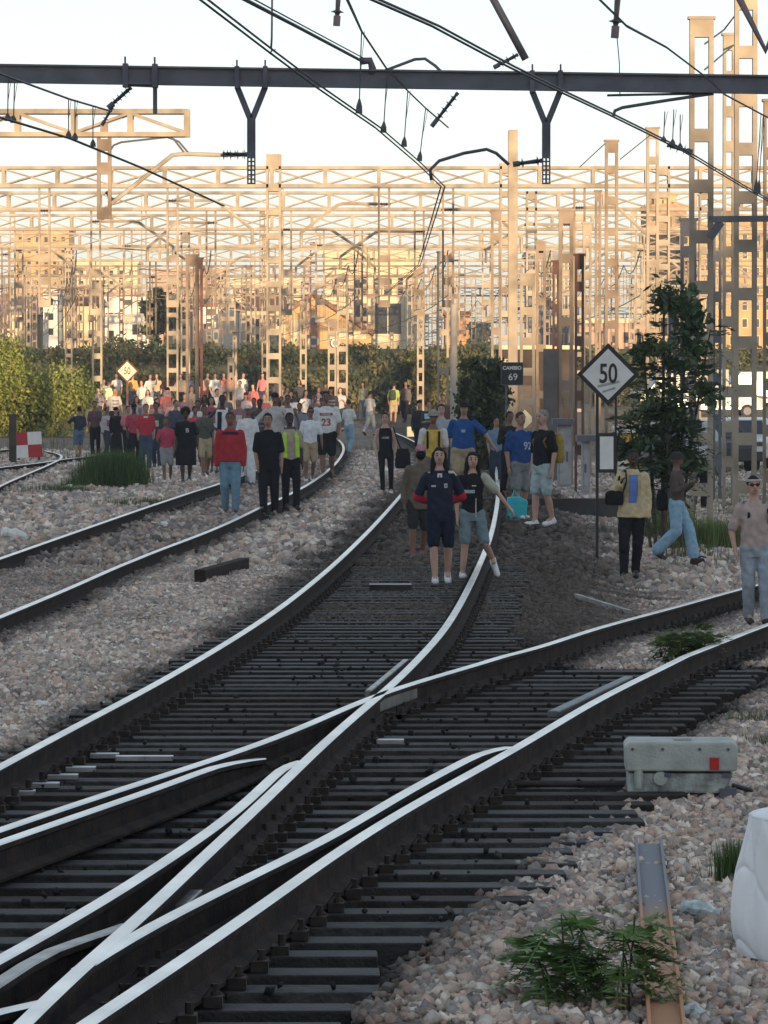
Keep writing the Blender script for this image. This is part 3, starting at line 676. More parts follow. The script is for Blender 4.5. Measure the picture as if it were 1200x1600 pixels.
# ------------------------------------------------------------------ embankment and far buildings
EMB = mat('embankment_earth', (.09, .085, .045), .95, 0, .3, .5, .3, 3)
mb = MB(); pts = [(296, .2), (309, 3.9), (2200, 3.9), (2200, -3), (296, -3)]
vs = [(-400, y, z) for y, z in pts]+[(500, y, z) for y, z in pts]
mb._add(vs, [(0,1,2,3,4), (9,8,7,6,5), (0,5,6,1), (1,6,7,2), (2,7,8,3), (3,8,9,4), (4,9,5,0)])
o = mb.build('embankment', EMB); tag(o, kind='structure')
CREAM = mat('cream_render', (.62, .52, .36), .9, 0, .1, .5); WHITE = mat('white_render', (.78, .74, .66), .9, 0, .06, .5)
OCHRE = mat('ochre_render', (.50, .33, .16), .9, 0, .15, .5); BRICK = mat('orange_brick', (.42, .24, .13), .9, 0, .2, 1.5)
ROOFT = mat('brown_roof_tile', (.22, .11, .07), .9, 0, .2, 2); BLUEG = mat('grey_blue_cladding', (.16, .18, .22), .5, 0, .2, .6)
PINK = mat('pinkish_render', (.50, .33, .25), .9, 0, .15, .6)
def building(label, x0, x1, yt, d, m, wins=(), depth=12, roof=None, name='house', yb=548, flat=True, zb=3.7, glass=DARKGL, frame=None):
    k = d/F; X0 = X2(x0, d); X1 = X2(x1, d); cx = (X0+X1)/2; zt = HC+(YH-yt)*k
    r = empty(name, (cx, d, zb), label, 'building', None); w = (X1-X0)/2; H = zt-zb
    mb = MB(); mb.box(-w, w, 0, depth, -2, H); mb.build('wall', m, r)
    rf = MB()
    if flat: rf.box(-w-.2, w+.2, -.2, depth+.2, H, H+.35)
    else: rf._add([(-w-.4, -.4, H), (w+.4, -.4, H), (w+.4, depth+.4, H), (-w-.4, depth+.4, H), (-w+.3, depth/2, H+1.7), (w-.3, depth/2, H+1.7)], [(3,2,1,0), (0,1,5,4), (2,3,4,5), (1,2,5), (3,0,4)])
    rf.build('roof', roof or m, r)
    for a, b, c, e in wins:
        xa, xb = X2(a, d)-cx, X2(b, d)-cx; za, zb_ = HC+(YH-e)*k-zb, HC+(YH-c)*k-zb
        f = MB(); t_ = min(.12, (xb-xa)*.12)
        f.box(xa, xa+t_, -.06, .0, za, zb_); f.box(xb-t_, xb, -.06, .0, za, zb_); f.box(xa+t_, xb-t_, -.06, .0, za, za+t_); f.box(xa+t_, xb-t_, -.06, .0, zb_-t_, zb_)
        if xb-xa > 1.0: f.box((xa+xb)/2-.04, (xa+xb)/2+.04, -.05, 0, za+t_, zb_-t_)
        fo = f.build('window', frame or m, r); g_ = MB(); g_.box(xa+t_, xb-t_, -.02, -.004, za+t_, zb_-t_); g_.build('pane', glass, fo)
    return r
def grid(x0, x1, y0, y1, nx_, ny_, fx=.5, fy=.55):
    out = []; sx = (x1-x0)/nx_; sy = (y1-y0)/ny_
    for j in range(ny_):
        for i in range(nx_): out.append((x0+sx*(i+.5-fx/2), x0+sx*(i+.5+fx/2), y0+sy*(j+.5-fy/2), y0+sy*(j+.5+fy/2)))
    return out
gb = building('cream building with two rows of large dark windows behind the jersey man', 505, 655, 398, 430, CREAM,
  [(517,530,433,465),(552,575,433,465),(582,592,433,465),(598,614,433,465),(620,631,433,465),(517,530,474,505),(552,576,472,508),(583,629,472,524)], roof=CREAM)
# gabled house
d = 405; k = d/F; hx = X2(495, d); hh = empty('gabled_house', (hx, d, 3.7), 'ochre gabled house with brown eaves and round white window', 'building')
q2 = lambda px, py: (X2(px, d)-hx, HC+(YH-py)*k-3.7)
mb = MB(); mb.prism([q2(446,560), q2(580,560), q2(580,521), q2(490,463), q2(446,492)], 0, 10); mb.build('wall', OCHRE, hh)
mb = MB()
for a, b in (((584,524),(488,461)), ((492,461),(442,495))):
    a = q2(*a); b = q2(*b); mb.bar((a[0], 5, a[1]+.15), (b[0], 5, b[1]+.15), 11, .35, up=(0, 0, 1))
mb.build('roof', ROOFT, hh)
mb = MB(); a = q2(474,545); b = q2(500,478); mb.box(a[0], b[0], -.3, 0, a[1], b[1]); mb.build('bay', BRICK, hh)
for px, py, r_ in ((490,502,9),(490,534,9),(524,536,7)):
    mb = MB(); c = q2(px, py); mb.tube([(c[0], -.32, c[1]), (c[0], -.40, c[1])], r_*k, 14); wi = mb.build('window', WHITE, hh)
    mb = MB(); mb.tube([(c[0], -.42, c[1]), (c[0], -.41, c[1])], r_*k*.6, 14); mb.build('pane', BLUEG, wi)
mb = MB(); a = q2(455,540); b = q2(468,500); mb.box(a[0], b[0], -.05, 0, a[1], b[1]); mb.build('panel', CREAM, hh)
mb = MB(); a = q2(515,530); b = q2(572,518); mb.box(a[0], b[0], -.05, 0, a[1]-.0, b[1]); mb.build('panel', CREAM, hh)
building('bright white flat-roofed house behind the stout tan mast', 312, 372, 480, 450, WHITE, [(318,326,505,515)], roof=ROOFT)
building('white house with a long dark window strip left of the dark tree', 160, 232, 462, 440, WHITE, [(163,194,487,493),(166,180,515,535),(205,220,505,525)], roof=PINK)
building('low cream house just left of the white one with the window strip', 98, 152, 478, 420, CREAM, grid(100, 150, 485, 535, 3, 2), roof=ROOFT, flat=False)
building('narrow pale tower house over the bush', 68, 92, 452, 415, WHITE, grid(70, 90, 460, 530, 1, 3), roof=CREAM)
building('cream house at the left edge over the bush', -60, 58, 492, 425, CREAM, grid(-20, 56, 498, 540, 4, 2), roof=PINK, flat=False)
building('ochre house right of the dark tree', 286, 312, 470, 470, PINK, grid(288, 311, 478, 540, 2, 3), roof=ROOFT)
building('cream row house between the white house and the gabled one', 376, 446, 486, 440, CREAM, grid(378, 445, 492, 540, 4, 2), roof=ROOFT, flat=False)
building('far ochre apartment block at upper left, behind the gantries', 22, 108, 360, 650, OCHRE, grid(26, 106, 366, 470, 6, 6), name='apartment_block')
building('far cream apartment block left of the dark tree', 118, 215, 412, 640, CREAM, grid(120, 213, 418, 500, 6, 5), name='apartment_block')
building('far pinkish apartment block above the bright white house', 240, 350, 424, 660, PINK, grid(242, 348, 428, 500, 7, 5), name='apartment_block')
building('far cream block above the row house', 362, 470, 440, 620, CREAM, grid(364, 468, 446, 500, 7, 3), name='apartment_block')
building('small brown house between the white pole and the blue tree', 696, 734, 492, 480, BRICK, grid(698, 732, 496, 530, 3, 2), roof=ROOFT)
building('grey-blue glazed office behind the mast bundle', 826, 905, 400, 390, BLUEG, grid(828, 903, 404, 545, 4, 5, .75, .75), name='office_building', frame=CREAM)
building('low pinkish building right of the brown-topped mast', 905, 1010, 505, 380, PINK, grid(907, 1008, 510, 545, 5, 1), roof=CREAM)
building('tall orange brick tower behind the leafy tree', 1010, 1072, 325, 520, BRICK, grid(1013, 1069, 330, 545, 3, 8), name='apartment_tower', glass=DARKGL)
building('top storey block set back on the orange towers', 1022, 1056, 306, 524, OCHRE, grid(1024, 1054, 310, 322, 4, 1), name='penthouse')
building('broad orange apartment block behind the tall masts at right', 1074, 1290, 352, 500, OCHRE, grid(1078, 1286, 358, 545, 11, 7), name='apartment_block', frame=CREAM)
# ------------------------------------------------------------------ relay hut and yard things on the right
HUT = mat('dark_brown_hut_wall', (.06, .045, .04), .9, 0, .3, 1, .2)
def plainbox(name, px0, px1, py0, d, m, label, cat, depth=3, roofm=None, roof='slab'):
    X0, X1 = X2(px0, d), X2(px1, d); cx = (X0+X1)/2; z0 = float(gh(cx, d)); zt = HC+(YH-py0)*d/F
    r = empty(name, (cx, d, z0), label, cat); w = (X1-X0)/2; mb = MB(); mb.box(-w, w, 0, depth, -.4, zt-z0); mb.build('wall', m, r)
    mb = MB(); mb.box(-w-.12, w+.12, -.15, depth+.15, zt-z0, zt-z0+.14); mb.build('roof', roofm or m, r)
    return r, w, zt-z0
hut, w_, h_ = plainbox('relay_hut', 778, 900, 546, 172, HUT, 'dark brown hut behind the black sign and the man in the black shirt', 'hut', 3, CREAM)
mb = MB(); mb.box(-.7, .1, -.04, 0, 0, 2.1); dr_ = mb.build('door', mat('hut_door', (.09, .07, .06), .7), hut); mb = MB(); mb.box(-.06, 0, -.08, -.04, 1, 1.12); mb.build('handle', GREY, dr_)
mb = MB(); mb.box(.9, 1.9, -.03, 0, 1.3, 2.3); mb.build('window', DARKGL, hut)
# low dark wall behind the pair and white cabinets in the bundle
PAINTG = mat('faded_grey_paint', (.34, .35, .36), .7)
for i, (a, b, c, e, m_, lab) in enumerate([(872,893,664,112,PAINTG,'pale grey cabinet behind the mast bundle'),(910,922,690,108,PAINTG,'narrow white cabinet beside the big diamond sign post'),(968,980,704,100,WHITE,'cream cabinet right of the sign post')]):
    r, w_, h_ = plainbox('equipment_cabinet', a, b, c, e, m_, lab, 'cabinet', .6, GREY)
    mb = MB(); mb.box(-w_+.04, w_-.04, -.03, 0, .15, h_-.12); dd0 = mb.build('door', m_, r); mb = MB(); mb.box(w_-.12, w_-.08, -.06, -.03, h_*.45, h_*.6); mb.build('handle', DGREY, dd0)
mb = MB(); mb.box(-1.9, 1.9, -.12, .12, -.5, .32); o = mb.build('low_wall', mat('dark_low_wall', (.05, .045, .045), .9, 0, .3, 2, .4)); o.location = (X2(890, 92), 92, float(gh(X2(890, 92), 92))); tag(o, 'low dark wall behind the pair standing at right', 'wall')
CARG = mat('car_glass', (.02, .022, .025), .08, 0, .1, 3, spec=.8); TYRE = mat('tyre_rubber', (.02, .02, .02), .8)
def car(px, d, rz, paint, label, kind='car', z=None):
    x = X2(px, d); r = empty('parked_'+kind, (x, d, float(gh(x, d)) if z is None else z), label, kind, 'vehicles parked beyond the masts', rz)
    L_, W_ = (4.2, 1.7) if kind == 'car' else (5.2, 1.95)
    side = [(-L_/2, .35), (-L_/2, .75), (-L_/2+.1, .88), (-L_*.22, .98), (-L_*.10, 1.42), (L_*.28, 1.45), (L_*.43, 1.0), (L_/2, .92), (L_/2, .35)] if kind == 'car' else [(-L_/2, .35), (-L_/2, .95), (-L_*.36, 1.15), (-L_*.25, 1.95), (-L_*.2, 2.2), (L_/2, 2.25), (L_/2, .35)]
    mb = MB(); n = len(side)
    prof = [(-W_/2, 1), (W_/2, 1)]
    vs = [(a, -W_/2+(0.16 if b > 1.05 else 0), b) for a, b in side]+[(a, W_/2-(0.16 if b > 1.05 else 0), b) for a, b in side]
    mb._add(vs, [tuple(range(n)), tuple(range(2*n-1, n-1, -1))]+[(i, i+n, (i+1) % n+n, (i+1) % n) for i in range(n)])
    mb.build('body', paint, r, bevel=.05)
    for s in (-1, 1):
        mb = MB(); yy = s*(W_/2-.07)
        if kind == 'car': pl = [(-L_*.17, 1.0), (-L_*.09, 1.34), (L_*.27, 1.37), (L_*.37, 1.0)]
        else: pl = [(-L_*.30, 1.2), (-L_*.22, 1.9), (-L_*.08, 1.9), (-L_*.08, 1.2)]
        vs = [(a, yy+s*.0-s*(b-1)*.25, b) for a, b in pl]+[(a, yy+s*.03-s*(b-1)*.25, b) for a, b in pl]; mb._add(vs, [(0,1,2,3), (7,6,5,4), (0,4,5,1), (1,5,6,2), (2,6,7,3), (3,7,4,0)]); mb.build('side_window', CARG, r)
        for xx in (-L_*.31, L_*.31):
            mb = MB(); mb.tube([(xx, s*(W_/2-.2), .32), (xx, s*(W_/2+.01), .32)], .32, 14); wh = mb.build('wheel', TYRE, r); mb = MB(); mb.tube([(xx, s*(W_/2+.0), .32), (xx, s*(W_/2+.02), .32)], .19, 12); mb.build('rim', GREY, wh)
        mb = MB(); mb.box(-L_/2-.015, -L_/2+.05, s*W_*.36-.16, s*W_*.36+.16, .62, .76); mb.build('headlight', mat('lamp_glass', (.6, .6, .58), .2), r)
    mb = MB(); a, b = ((-L_*.215, 1.0), (-L_*.115, 1.38)) if kind == 'car' else ((-L_*.352, 1.2), (-L_*.262, 1.9))
    mb._add([(a[0]-.03, -W_/2+.25, a[1]), (a[0]-.03, W_/2-.25, a[1]), (b[0]-.03, W_/2-.3, b[1]), (b[0]-.03, -W_/2+.3, b[1]), (a[0]+.05, -W_/2+.25, a[1]), (a[0]+.05, W_/2-.25, a[1]), (b[0]+.05, W_/2-.3, b[1]), (b[0]+.05, -W_/2+.3, b[1])], [(0,1,2,3), (7,6,5,4), (0,4,5,1), (1,5,6,2), (2,6,7,3), (3,7,4,0)]); mb.build('windscreen', CARG, r)
    return r
PW = mat('white_car_paint', (.7, .7, .7), .3, 0, .03); PR = mat('red_car_paint', (.4, .05, .04), .3, 0, .05); PG = mat('grey_car_paint', (.18, .19, .2), .3, .3, .05); PB = mat('black_car_paint', (.03, .03, .035), .25, 0, .05); PY = mat('yellow_van_paint', (.72, .42, .06), .35, 0, .05)
yb, w_, h_ = plainbox('yellow_bin', 966, 1001, 676, 112, mat('yellow_plastic', (.72, .42, .06), .5), 'yellow bin with a white rim behind the tan jacket', 'bin', .6, WHITE)
car(1048, 128, 1.2, PG, 'grey car parked behind the leafy tree')
car(1105, 135, 1.9, PB, 'black car parked beyond the tall wide masts')
car(1160, 140, 1.5, PW, 'white car parked at the right edge beyond the masts')
car(1062, 275, .2, PG, 'grey van farther back between the leafy tree and the masts', 'van')
car(1120, 235, .1, PG, 'dark grey car farther back between the two wide masts', z=0.3)
car(1180, 290, .15, PG, 'grey van farther back at the right edge', 'van', z=0.3)
# ------------------------------------------------------------------ vegetation
LEAFM = attr_mat('leaf_green', .6, .3, transl=.25)
def leaves(name, blobs, size, pal, parent=None, seed=0, clump=.25, aspect=1.8, hang=0):
    """blobs: (cx,cy,cz, rx,ry,rz, n); leaf quads gathered in clumps"""
    rng = np.random.default_rng(seed); Vs = []; Cs = []
    for cx, cy, cz, rx, ry, rz, n in blobs:
        nc = max(6, n//45); u = rng.normal(size=(nc, 3)); u /= np.linalg.norm(u, axis=1)[:, None]; u *= (rng.random((nc, 1))**.45)
        cen = np.array([cx, cy, cz])+u*np.array([rx, ry, rz]); k = rng.integers(0, nc, n)
        p = cen[k]+rng.normal(0, 1, (n, 3))*clump*min(rx, rz)*np.array([1, 1, .8])
        a = rng.normal(size=(n, 3)); a[:, 2] -= hang; a /= np.linalg.norm(a, axis=1)[:, None]; b_ = rng.normal(size=(n, 3)); b_ -= a*(a*b_).sum(1)[:, None]; b_ /= np.linalg.norm(b_, axis=1)[:, None]
        s = size*(.6+.8*rng.random((n, 1))); a = a*s*aspect/2; b_ = b_*s/2
        V = np.stack([p-a, p+b_, p+a, p-b_], 1); Vs.append(V.reshape(-1, 3))
        pc = np.array(pal)[rng.integers(0, len(pal), nc)][k]*(.7+.6*rng.random((n, 1))); Cs.append(np.repeat(pc, 4, axis=0))
    V = np.concatenate(Vs); C = np.concatenate(Cs); Q = np.arange(len(V)).reshape(-1, 4)
    o = npmesh(name, V, Q, LEAFM, np.clip(C, 0, 1)); o.parent = parent; return o
BARK = mat('bark', (.09, .07, .05), .95, 0, .3, 8, .5)
def shrub(name, px, py, d, hpx, wpx, label, pal, n, size, cat='shrub', zb=None, seed=0, group=None, hang=0, trunk=None):
    x = X2(px, d); s = d/F; z0 = float(gh(x, d)) if zb is None else zb; H = hpx*s; W = wpx*s/2
    r = empty(name, (x, d, z0), label, cat, group); rg = random.Random(seed)
    b = []; 
    for i in range(5): b.append((rg.uniform(-.55, .55)*W, rg.uniform(-.4, .4)*W, H*(rg.uniform(.35, .75) if (trunk or i > 1) else .3), W*rg.uniform(.4, .62), W*.5, H*rg.uniform(.24, .36), n//5))
    leaves('foliage' if not trunk else 'crown', b, size, pal, r, seed, hang=hang)
    mb = MB()
    for i in range(5 if not trunk else 3): 
        a = (rg.uniform(-.1, .1)*W, 0, 0); c = (rg.uniform(-.6, .6)*W, rg.uniform(-.3, .3)*W, H*rg.uniform(.45, .8)); mb.tube([a, ((a[0]+c[0])/2*.7, c[1]*.4, c[2]*.5), c], [.04+.03*bool(trunk), .03, .012], 6)
    mb.build('stem' if not trunk else 'trunk', BARK, r); return r
YG = [(.28, .30, .07), (.22, .26, .06), (.16, .20, .05), (.33, .34, .10)]; DG = [(.045, .07, .03), (.06, .085, .035), (.035, .055, .03), (.08, .09, .04)]; MG = [(.07, .12, .035), (.09, .15, .04), (.05, .09, .03)]
OL = [(.12, .12, .05), (.09, .10, .045), (.15, .14, .07), (.06, .075, .035)]
shrub('feathery_bush', 42, 0, 178, 150, 225, 'large yellow-green feathery bush at the left edge', YG, 26000, .075, 'bush', seed=1, hang=.6)
shrub('feathery_bush', -70, 0, 182, 120, 150, 'paler part of the bushes cut by the left edge', YG, 8000, .08, 'bush', seed=2, hang=.6)
shrub('dark_tree', 256, 0, 330, 100, 66, 'dark tree between the white houses at left', DG, 5000, .22, 'tree', zb=3.6, seed=3, trunk=1)
shrub('blue_green_tree', 748, 0, 480, 66, 40, 'bluish far tree right of the small brown house', [(.07, .11, .11), (.05, .09, .10)], 2500, .28, 'tree', zb=3.6, seed=4, trunk=1)
shrub('drooping_shrub', 752, 0, 122, 180, 100, 'dark drooping shrub under the black sign', DG, 12000, .07, 'shrub', seed=5, hang=1.2)
for i, (px, d, hp, wp, lab) in enumerate([(455,280,62,90,'olive bush behind the dark heads at the centre'),(560,262,85,100,'olive bush right of the jersey man'),(620,240,95,90,'olive bush behind the person in the green top'),(690,232,110,90,'olive bush behind the white pole'),(160,285,80,60,'dark bush beside the left cream ladder mast'),(310,280,70,80,'dark bush behind the red-lit people'),(390,286,72,90,'dark bush at the foot of the thin pale mast')]):
    shrub('bank_bush', px, 0, d, hp, wp, lab, OL if i < 4 else DG, 5000, .16, 'bush', seed=20+i, group='bushes along the bank')
DG = [(c[0]*1.5, c[1]*1.4, c[2]*1.4) for c in DG]
rng = np.random.default_rng(9); bl = []
for px in range(-40, 1300, 26):
    for row in range(3):
        d = 297+row*4.5; z = .6+row*1.25; bl.append((X2(px+rng.uniform(-10, 10), d), d, z+rng.uniform(-.3, .3)+(rng.random()<.3)*(row==2)*rng.uniform(.05, .4), 1.1, .9, .75, 520))
hd = leaves('hedge_growth', bl, .17, DG+OL[:2]+OL, None, 10, .35); tag(hd, 'dark green scrub covering the far bank behind the crowd', 'scrub', kind='stuff')
# dry grass in tufts on the ground
def grass_blades(cx, cy, n, spread, h, w, rng, lean=.35, zf=True):
    x = cx+rng.normal(0, spread, n); y = cy+rng.normal(0, spread*.8, n); z = gh(x, y)-.02; a = rng.random(n)*6.28; l = h*(.5+.7*rng.random(n)); le = lean*l*rng.random(n)
    b0 = np.stack([x-w*np.cos(a), y-w*np.sin(a), z], 1); b1 = np.stack([x+w*np.cos(a), y+w*np.sin(a), z], 1); t_ = np.stack([x+le*np.sin(a), y+le*np.cos(a), z+l], 1); m_ = (b0+b1)/2*.45+t_*.55; m_[:, 2] += .0
    return np.stack([b0, b1, m_+(b1-b0)*.35, t_], 1).reshape(-1, 3)
def grass(name, spots, pal, label, seed, thing=True):
    rng = np.random.default_rng(seed); V = np.concatenate([grass_blades(cx, cy, n, sp_, h, w, rng) for cx, cy, n, sp_, h, w in spots]); n = len(V)//4
    C = np.repeat(np.array(pal)[rng.integers(0, len(pal), n)]*(.6+.8*rng.random((n, 1))), 4, axis=0)
    loc = np.array([spots[0][0], spots[0][1], float(gh(spots[0][0], spots[0][1]))]); 
    o = npmesh(name, V-loc, np.arange(len(V)).reshape(-1, 4), LEAFM, C); o.location = loc; tag(o, label, 'grass' if not thing else 'plant', kind=None if thing else 'stuff'); return o
p = ground_at(165, 765); grass('grass_clump', [(p.x+.1, p.y+.6, 5200, .27, .72, .009), (p.x-.42, p.y+.2, 1000, .22, .3, .008), (p.x+.4, p.y+.4, 1200, .2, .5, .008)], [(.07, .12, .035), (.10, .16, .05), (.05, .08, .03)], 'dense dark green grass clump beside the left track', 3)
p = ground_at(95, 770); grass('grass_clump', [(p.x, p.y, 900, .35, .22, .006)], MG+OL, 'thin low weeds left of the dense grass clump', 4)
p = ground_at(235, 790); grass('grass_clump', [(p.x, p.y, 1100, .4, .16, .007)], OL+MG, 'low weeds right of the dense grass clump, near the rail', 5)
p = ground_at(1190, 1165); grass('grass_clump', [(p.x+.08, p.y, 260, .10, .10, .004), (p.x+.1, p.y+1.9, 300, .12, .12, .004), (p.x-.1, p.y+1.0, 120, .12, .07, .004)], OL+MG, 'grass growing in ballast at the right edge beyond the sack', 6, thing=False)
p = ground_at(1158, 1395); grass('grass_clump', [(p.x+.02, p.y+.5, 500, .05, .22, .004)], MG, 'small green tuft against the white sack', 7)
p = ground_at(1110, 862); grass('grass_clump', [(p.x, p.y, 1500, .26, .5, .008), (p.x+.5, p.y+2, 700, .3, .4, .008), (p.x-.4, p.y+5, 800, .3, .6, .008)], [(.12, .17, .05), (.16, .2, .07), (.09, .13, .04)], 'tall light green weeds between the two right-hand men', 8)
sp_ = []; rr = random.Random(12)
for _ in range(120):
    d = rr.uniform(66, 140); x = X2(rr.uniform(1010, 1270), d); sp_.append((x, d, rr.choice((15, 40, 90)), rr.uniform(.1, .4), rr.uniform(.06, .32), .008))
for _ in range(90):
    d = rr.uniform(120, 290); x = X2(rr.uniform(-40, 1100), d); sp_.append((x, d, 60, .6, rr.uniform(.15, .4), .012))
grass('rough_grass', sp_, [(.12, .13, .06), (.16, .15, .08), (.09, .12, .05)], 'rough grass scattered over the yard ground at right and far behind', 13, thing=False)
def fronds(name, parent, base_pts, L0, leaf, pal, seed, nl=11):
    """compound leaves: base_pts (point, direction, length)"""
    rng = np.random.default_rng(seed); V = []; C = []
    for p, dr3, ln in base_pts:
        p = np.array(p, float); dr3 = np.array(dr3, float); dr3 /= np.linalg.norm(dr3); side = np.cross(dr3, [0, 0, 1]); side /= (np.linalg.norm(side)+1e-6)
        c = np.array(pal[rng.integers(len(pal))])*(.7+.5*rng.random())
        pts = [p+dr3*ln*t_+np.array([0, 0, -.45*ln*t_*t_]) for t_ in np.linspace(0, 1, nl)]
        for i in range(nl-1):
            a, b_ = pts[i], pts[i+1]; w = .004; V += [a-side*w, a+side*w, b_+side*w, b_-side*w]; C += [c*.7]*4
            if i > 1:
                for s in (-1, 1):
                    l = leaf*(1.15-.6*i/nl)*rng.uniform(.8, 1.2); e = side*s*l+dr3*l*.35+np.array([0, 0, rng.uniform(-.35, .15)*l]); f = dr3*l*.2
                    V += [b_, b_+e*.45+f, b_+e, b_+e*.55-f]; cc_ = c*rng.uniform(.75, 1.3); C += [cc_]*4
    o = npmesh(name, np.array(V), np.arange(len(V)).reshape(-1, 4), LEAFM, np.clip(np.array(C), 0, 1)); o.parent = parent; return o
def frond_plant(name, loc, label, cat, stems, nf, ln, leaf, pal, seed, part='foliage'):
    r = empty(name, loc, label, cat); rg = random.Random(seed); bp_ = []; mb = MB()
    for (sx, sy, h, r0) in stems:
        mb.tube([(sx*.3, sy*.3, -.1), (sx*.6, sy*.6, h*.5), (sx, sy, h)], [r0, r0*.8, r0*.4], 6)
        for i in range(nf):
            t_ = rg.uniform(.35, 1.02); a = rg.random()*6.28; q_ = (sx*(.3+.7*t_), sy*(.3+.7*t_), h*t_)
            bp_.append((q_, (math.cos(a), math.sin(a)*.9, rg.uniform(-.5, .9)), ln*rg.uniform(.7, 1.2)))
    fronds(part, r, bp_, ln, leaf, pal, seed); mb.build('trunk' if part == 'crown' else 'stem', BARK, r); return r
p = ground_at(890, 1578); frond_plant('fern_like_weed', p, 'feathery green weed in the ballast left of the steel channel', 'plant', [(-.03, 0, .36, .006), (.06, .15, .3, .005), (-.14, .1, .22, .004)], 22, .20, .075, [(.15, .26, .08), (.13, .22, .07), (.09, .16, .05)], 31)
p = ground_at(975, 1585); frond_plant('fern_like_weed', p, 'feathery green weed leaning over the steel channel', 'plant', [(0, 0, .30, .006), (.05, .1, .36, .005)], 24, .19, .07, [(.15, .24, .07), (.16, .22, .07)], 32)
p = ground_at(1065, 1042); frond_plant('leafy_weed', p, 'low leafy weed growing between the branch rails', 'plant', [(0, 0, .30, .006), (.14, .2, .32, .006), (-.14, .1, .26, .005), (.25, .1, .24, .005)], 26, .2, .085, [(.12, .19, .06), (.15, .2, .07)], 33)
d = 76; x = X2(1035, d); z0 = float(gh(x, d))
frond_plant('leafy_tree', (x, d, z0), 'young dark leafy tree right of the big diamond sign', 'tree', [(.02, 0, 3.95, .035), (.42, .2, 3.6, .03), (-.30, .1, 3.3, .03), (-.5, .1, 2.0, .025), (.1, -.2, 2.6, .03), (.35, 0, 2.2, .025), (.75, .3, 3.4, .025)], 60, .42, .13, [(.05, .085, .035), (.065, .11, .045), (.08, .12, .05)], 34, 'crown')

tr_ = bpy.data.objects['leafy_tree']; bl = []
for px, py, rx, ry, n in ((1050,476,46,30,330),(1092,520,34,34,280),(1018,548,44,22,260),(1066,566,34,16,130),(1034,650,54,36,380),(992,694,40,24,220),(1070,722,46,24,250),(1108,600,24,34,120)):
    c_ = P(px, py, 76)-Vector(tr_.location); bl.append((c_.x, c_.y, c_.z, rx*76/F, rx*76/F*.8, ry*76/F, n))
leaves('foliage', bl, .062, [(.07, .12, .055), (.055, .09, .045), (.10, .14, .065)], tr_, 61, .30, 2.8, .5)
# ------------------------------------------------------------------ signs
WB = mat('white_sign_face', (.72, .72, .70), .5, 0, .05, 6); BK = mat('black_sign_paint', (.02, .02, .022), .5); RD = mat('red_sign_paint', (.42, .03, .035), .5, 0, .08, 5); IVORY = mat('ivory_sign_face', (.72, .66, .45), .5, 0, .05, 6)
def text_mesh(s, size, m, parent, name='lettering', ext=.004, bold=.0):
    cu = bpy.data.curves.new('t', 'FONT'); cu.body = s; cu.size = size; cu.extrude = ext; cu.align_x = 'CENTER'; cu.align_y = 'CENTER'; cu.offset = bold
    to = bpy.data.objects.new('t', cu); COL.objects.link(to); dg = bpy.context.evaluated_depsgraph_get(); me = bpy.data.meshes.new_from_object(to.evaluated_get(dg))
    bpy.data.objects.remove(to); bpy.data.curves.remove(cu); me.materials.clear(); me.materials.append(m); me.name = name
    n = len(me.vertices); co = np.empty(n*3, np.float32); me.vertices.foreach_get('co', co); co = co.reshape(-1, 3)
    co = np.stack([co[:, 0], -co[:, 2], co[:, 1]], 1); me.vertices.foreach_set('co', co.ravel()); me.update()
    o = bpy.data.objects.new(name, me); COL.objects.link(o); o.parent = parent; return o
def diamond(px, py, half, d, face, label, txt, border=BK, rz=0, tz=.36, sx=1.0):
    s = d/F; h = half*s; c = P(px, py, d); z0 = float(gh(c.x, d)); r = empty('speed_sign', (c.x, d, z0), label, 'sign', 'fifty speed boards', rz); zc = c.z-z0
    mb = MB(); mb.prism([(0, zc-h), (h, zc), (0, zc+h), (-h, zc)], -.02, .02); mb.build('border', border, r)
    mb = MB(); g_ = h*.82; mb.prism([(0, zc-g_), (g_, zc), (0, zc+g_), (-g_, zc)], -.028, -.0205); mb.build('face', face, r)
    t_ = text_mesh(txt, h*tz*2.3, BK, r, 'digits', .003, h*.012); t_.location = (0, -.032, zc); t_.scale = (.72, 1, 1.05); return r, h, zc
r, h, zc = diamond(950, 585, 49, 70, WB, 'large white diamond sign reading 50 with a thick black border', '50')
mb = MB(); mb.box(-.17, -.13, .02, .08, -.4, zc-.15); mb.box(.095, .125, .02, .06, .9, zc-.2); mb.build('post', BK, r)
mb = MB(); mb.bar((-.15, -.03, zc-.17), (.16, -.03, zc-.10), .004, .035); mb.bar((-.08, -.03, zc-.245), (.10, -.03, zc-.19), .004, .03); mb.build('torn_tape', mat('grey_tape', (.35, .36, .36), .6), r)
mb = MB(); zz = HC+(YH-733)*70/F-r.location.z; z2 = HC+(YH-682)*70/F-r.location.z; mb.box(-.15, .11, -.02, .02, zz-.05, z2+.05); bo = mb.build('lower_board', BK, r)
mb = MB(); mb.box(-.115, .075, -.026, -.021, zz, z2); mb.build('board_face', WB, bo)
r, h, zc = diamond(199, 580, 18, 200, IVORY, 'small far diamond sign reading 50 above the sunlit people', '50', BRN)
mb = MB(); mb.box(-.04, .04, .02, .1, -.4, zc+.1); mb.build('post', BRN, r)
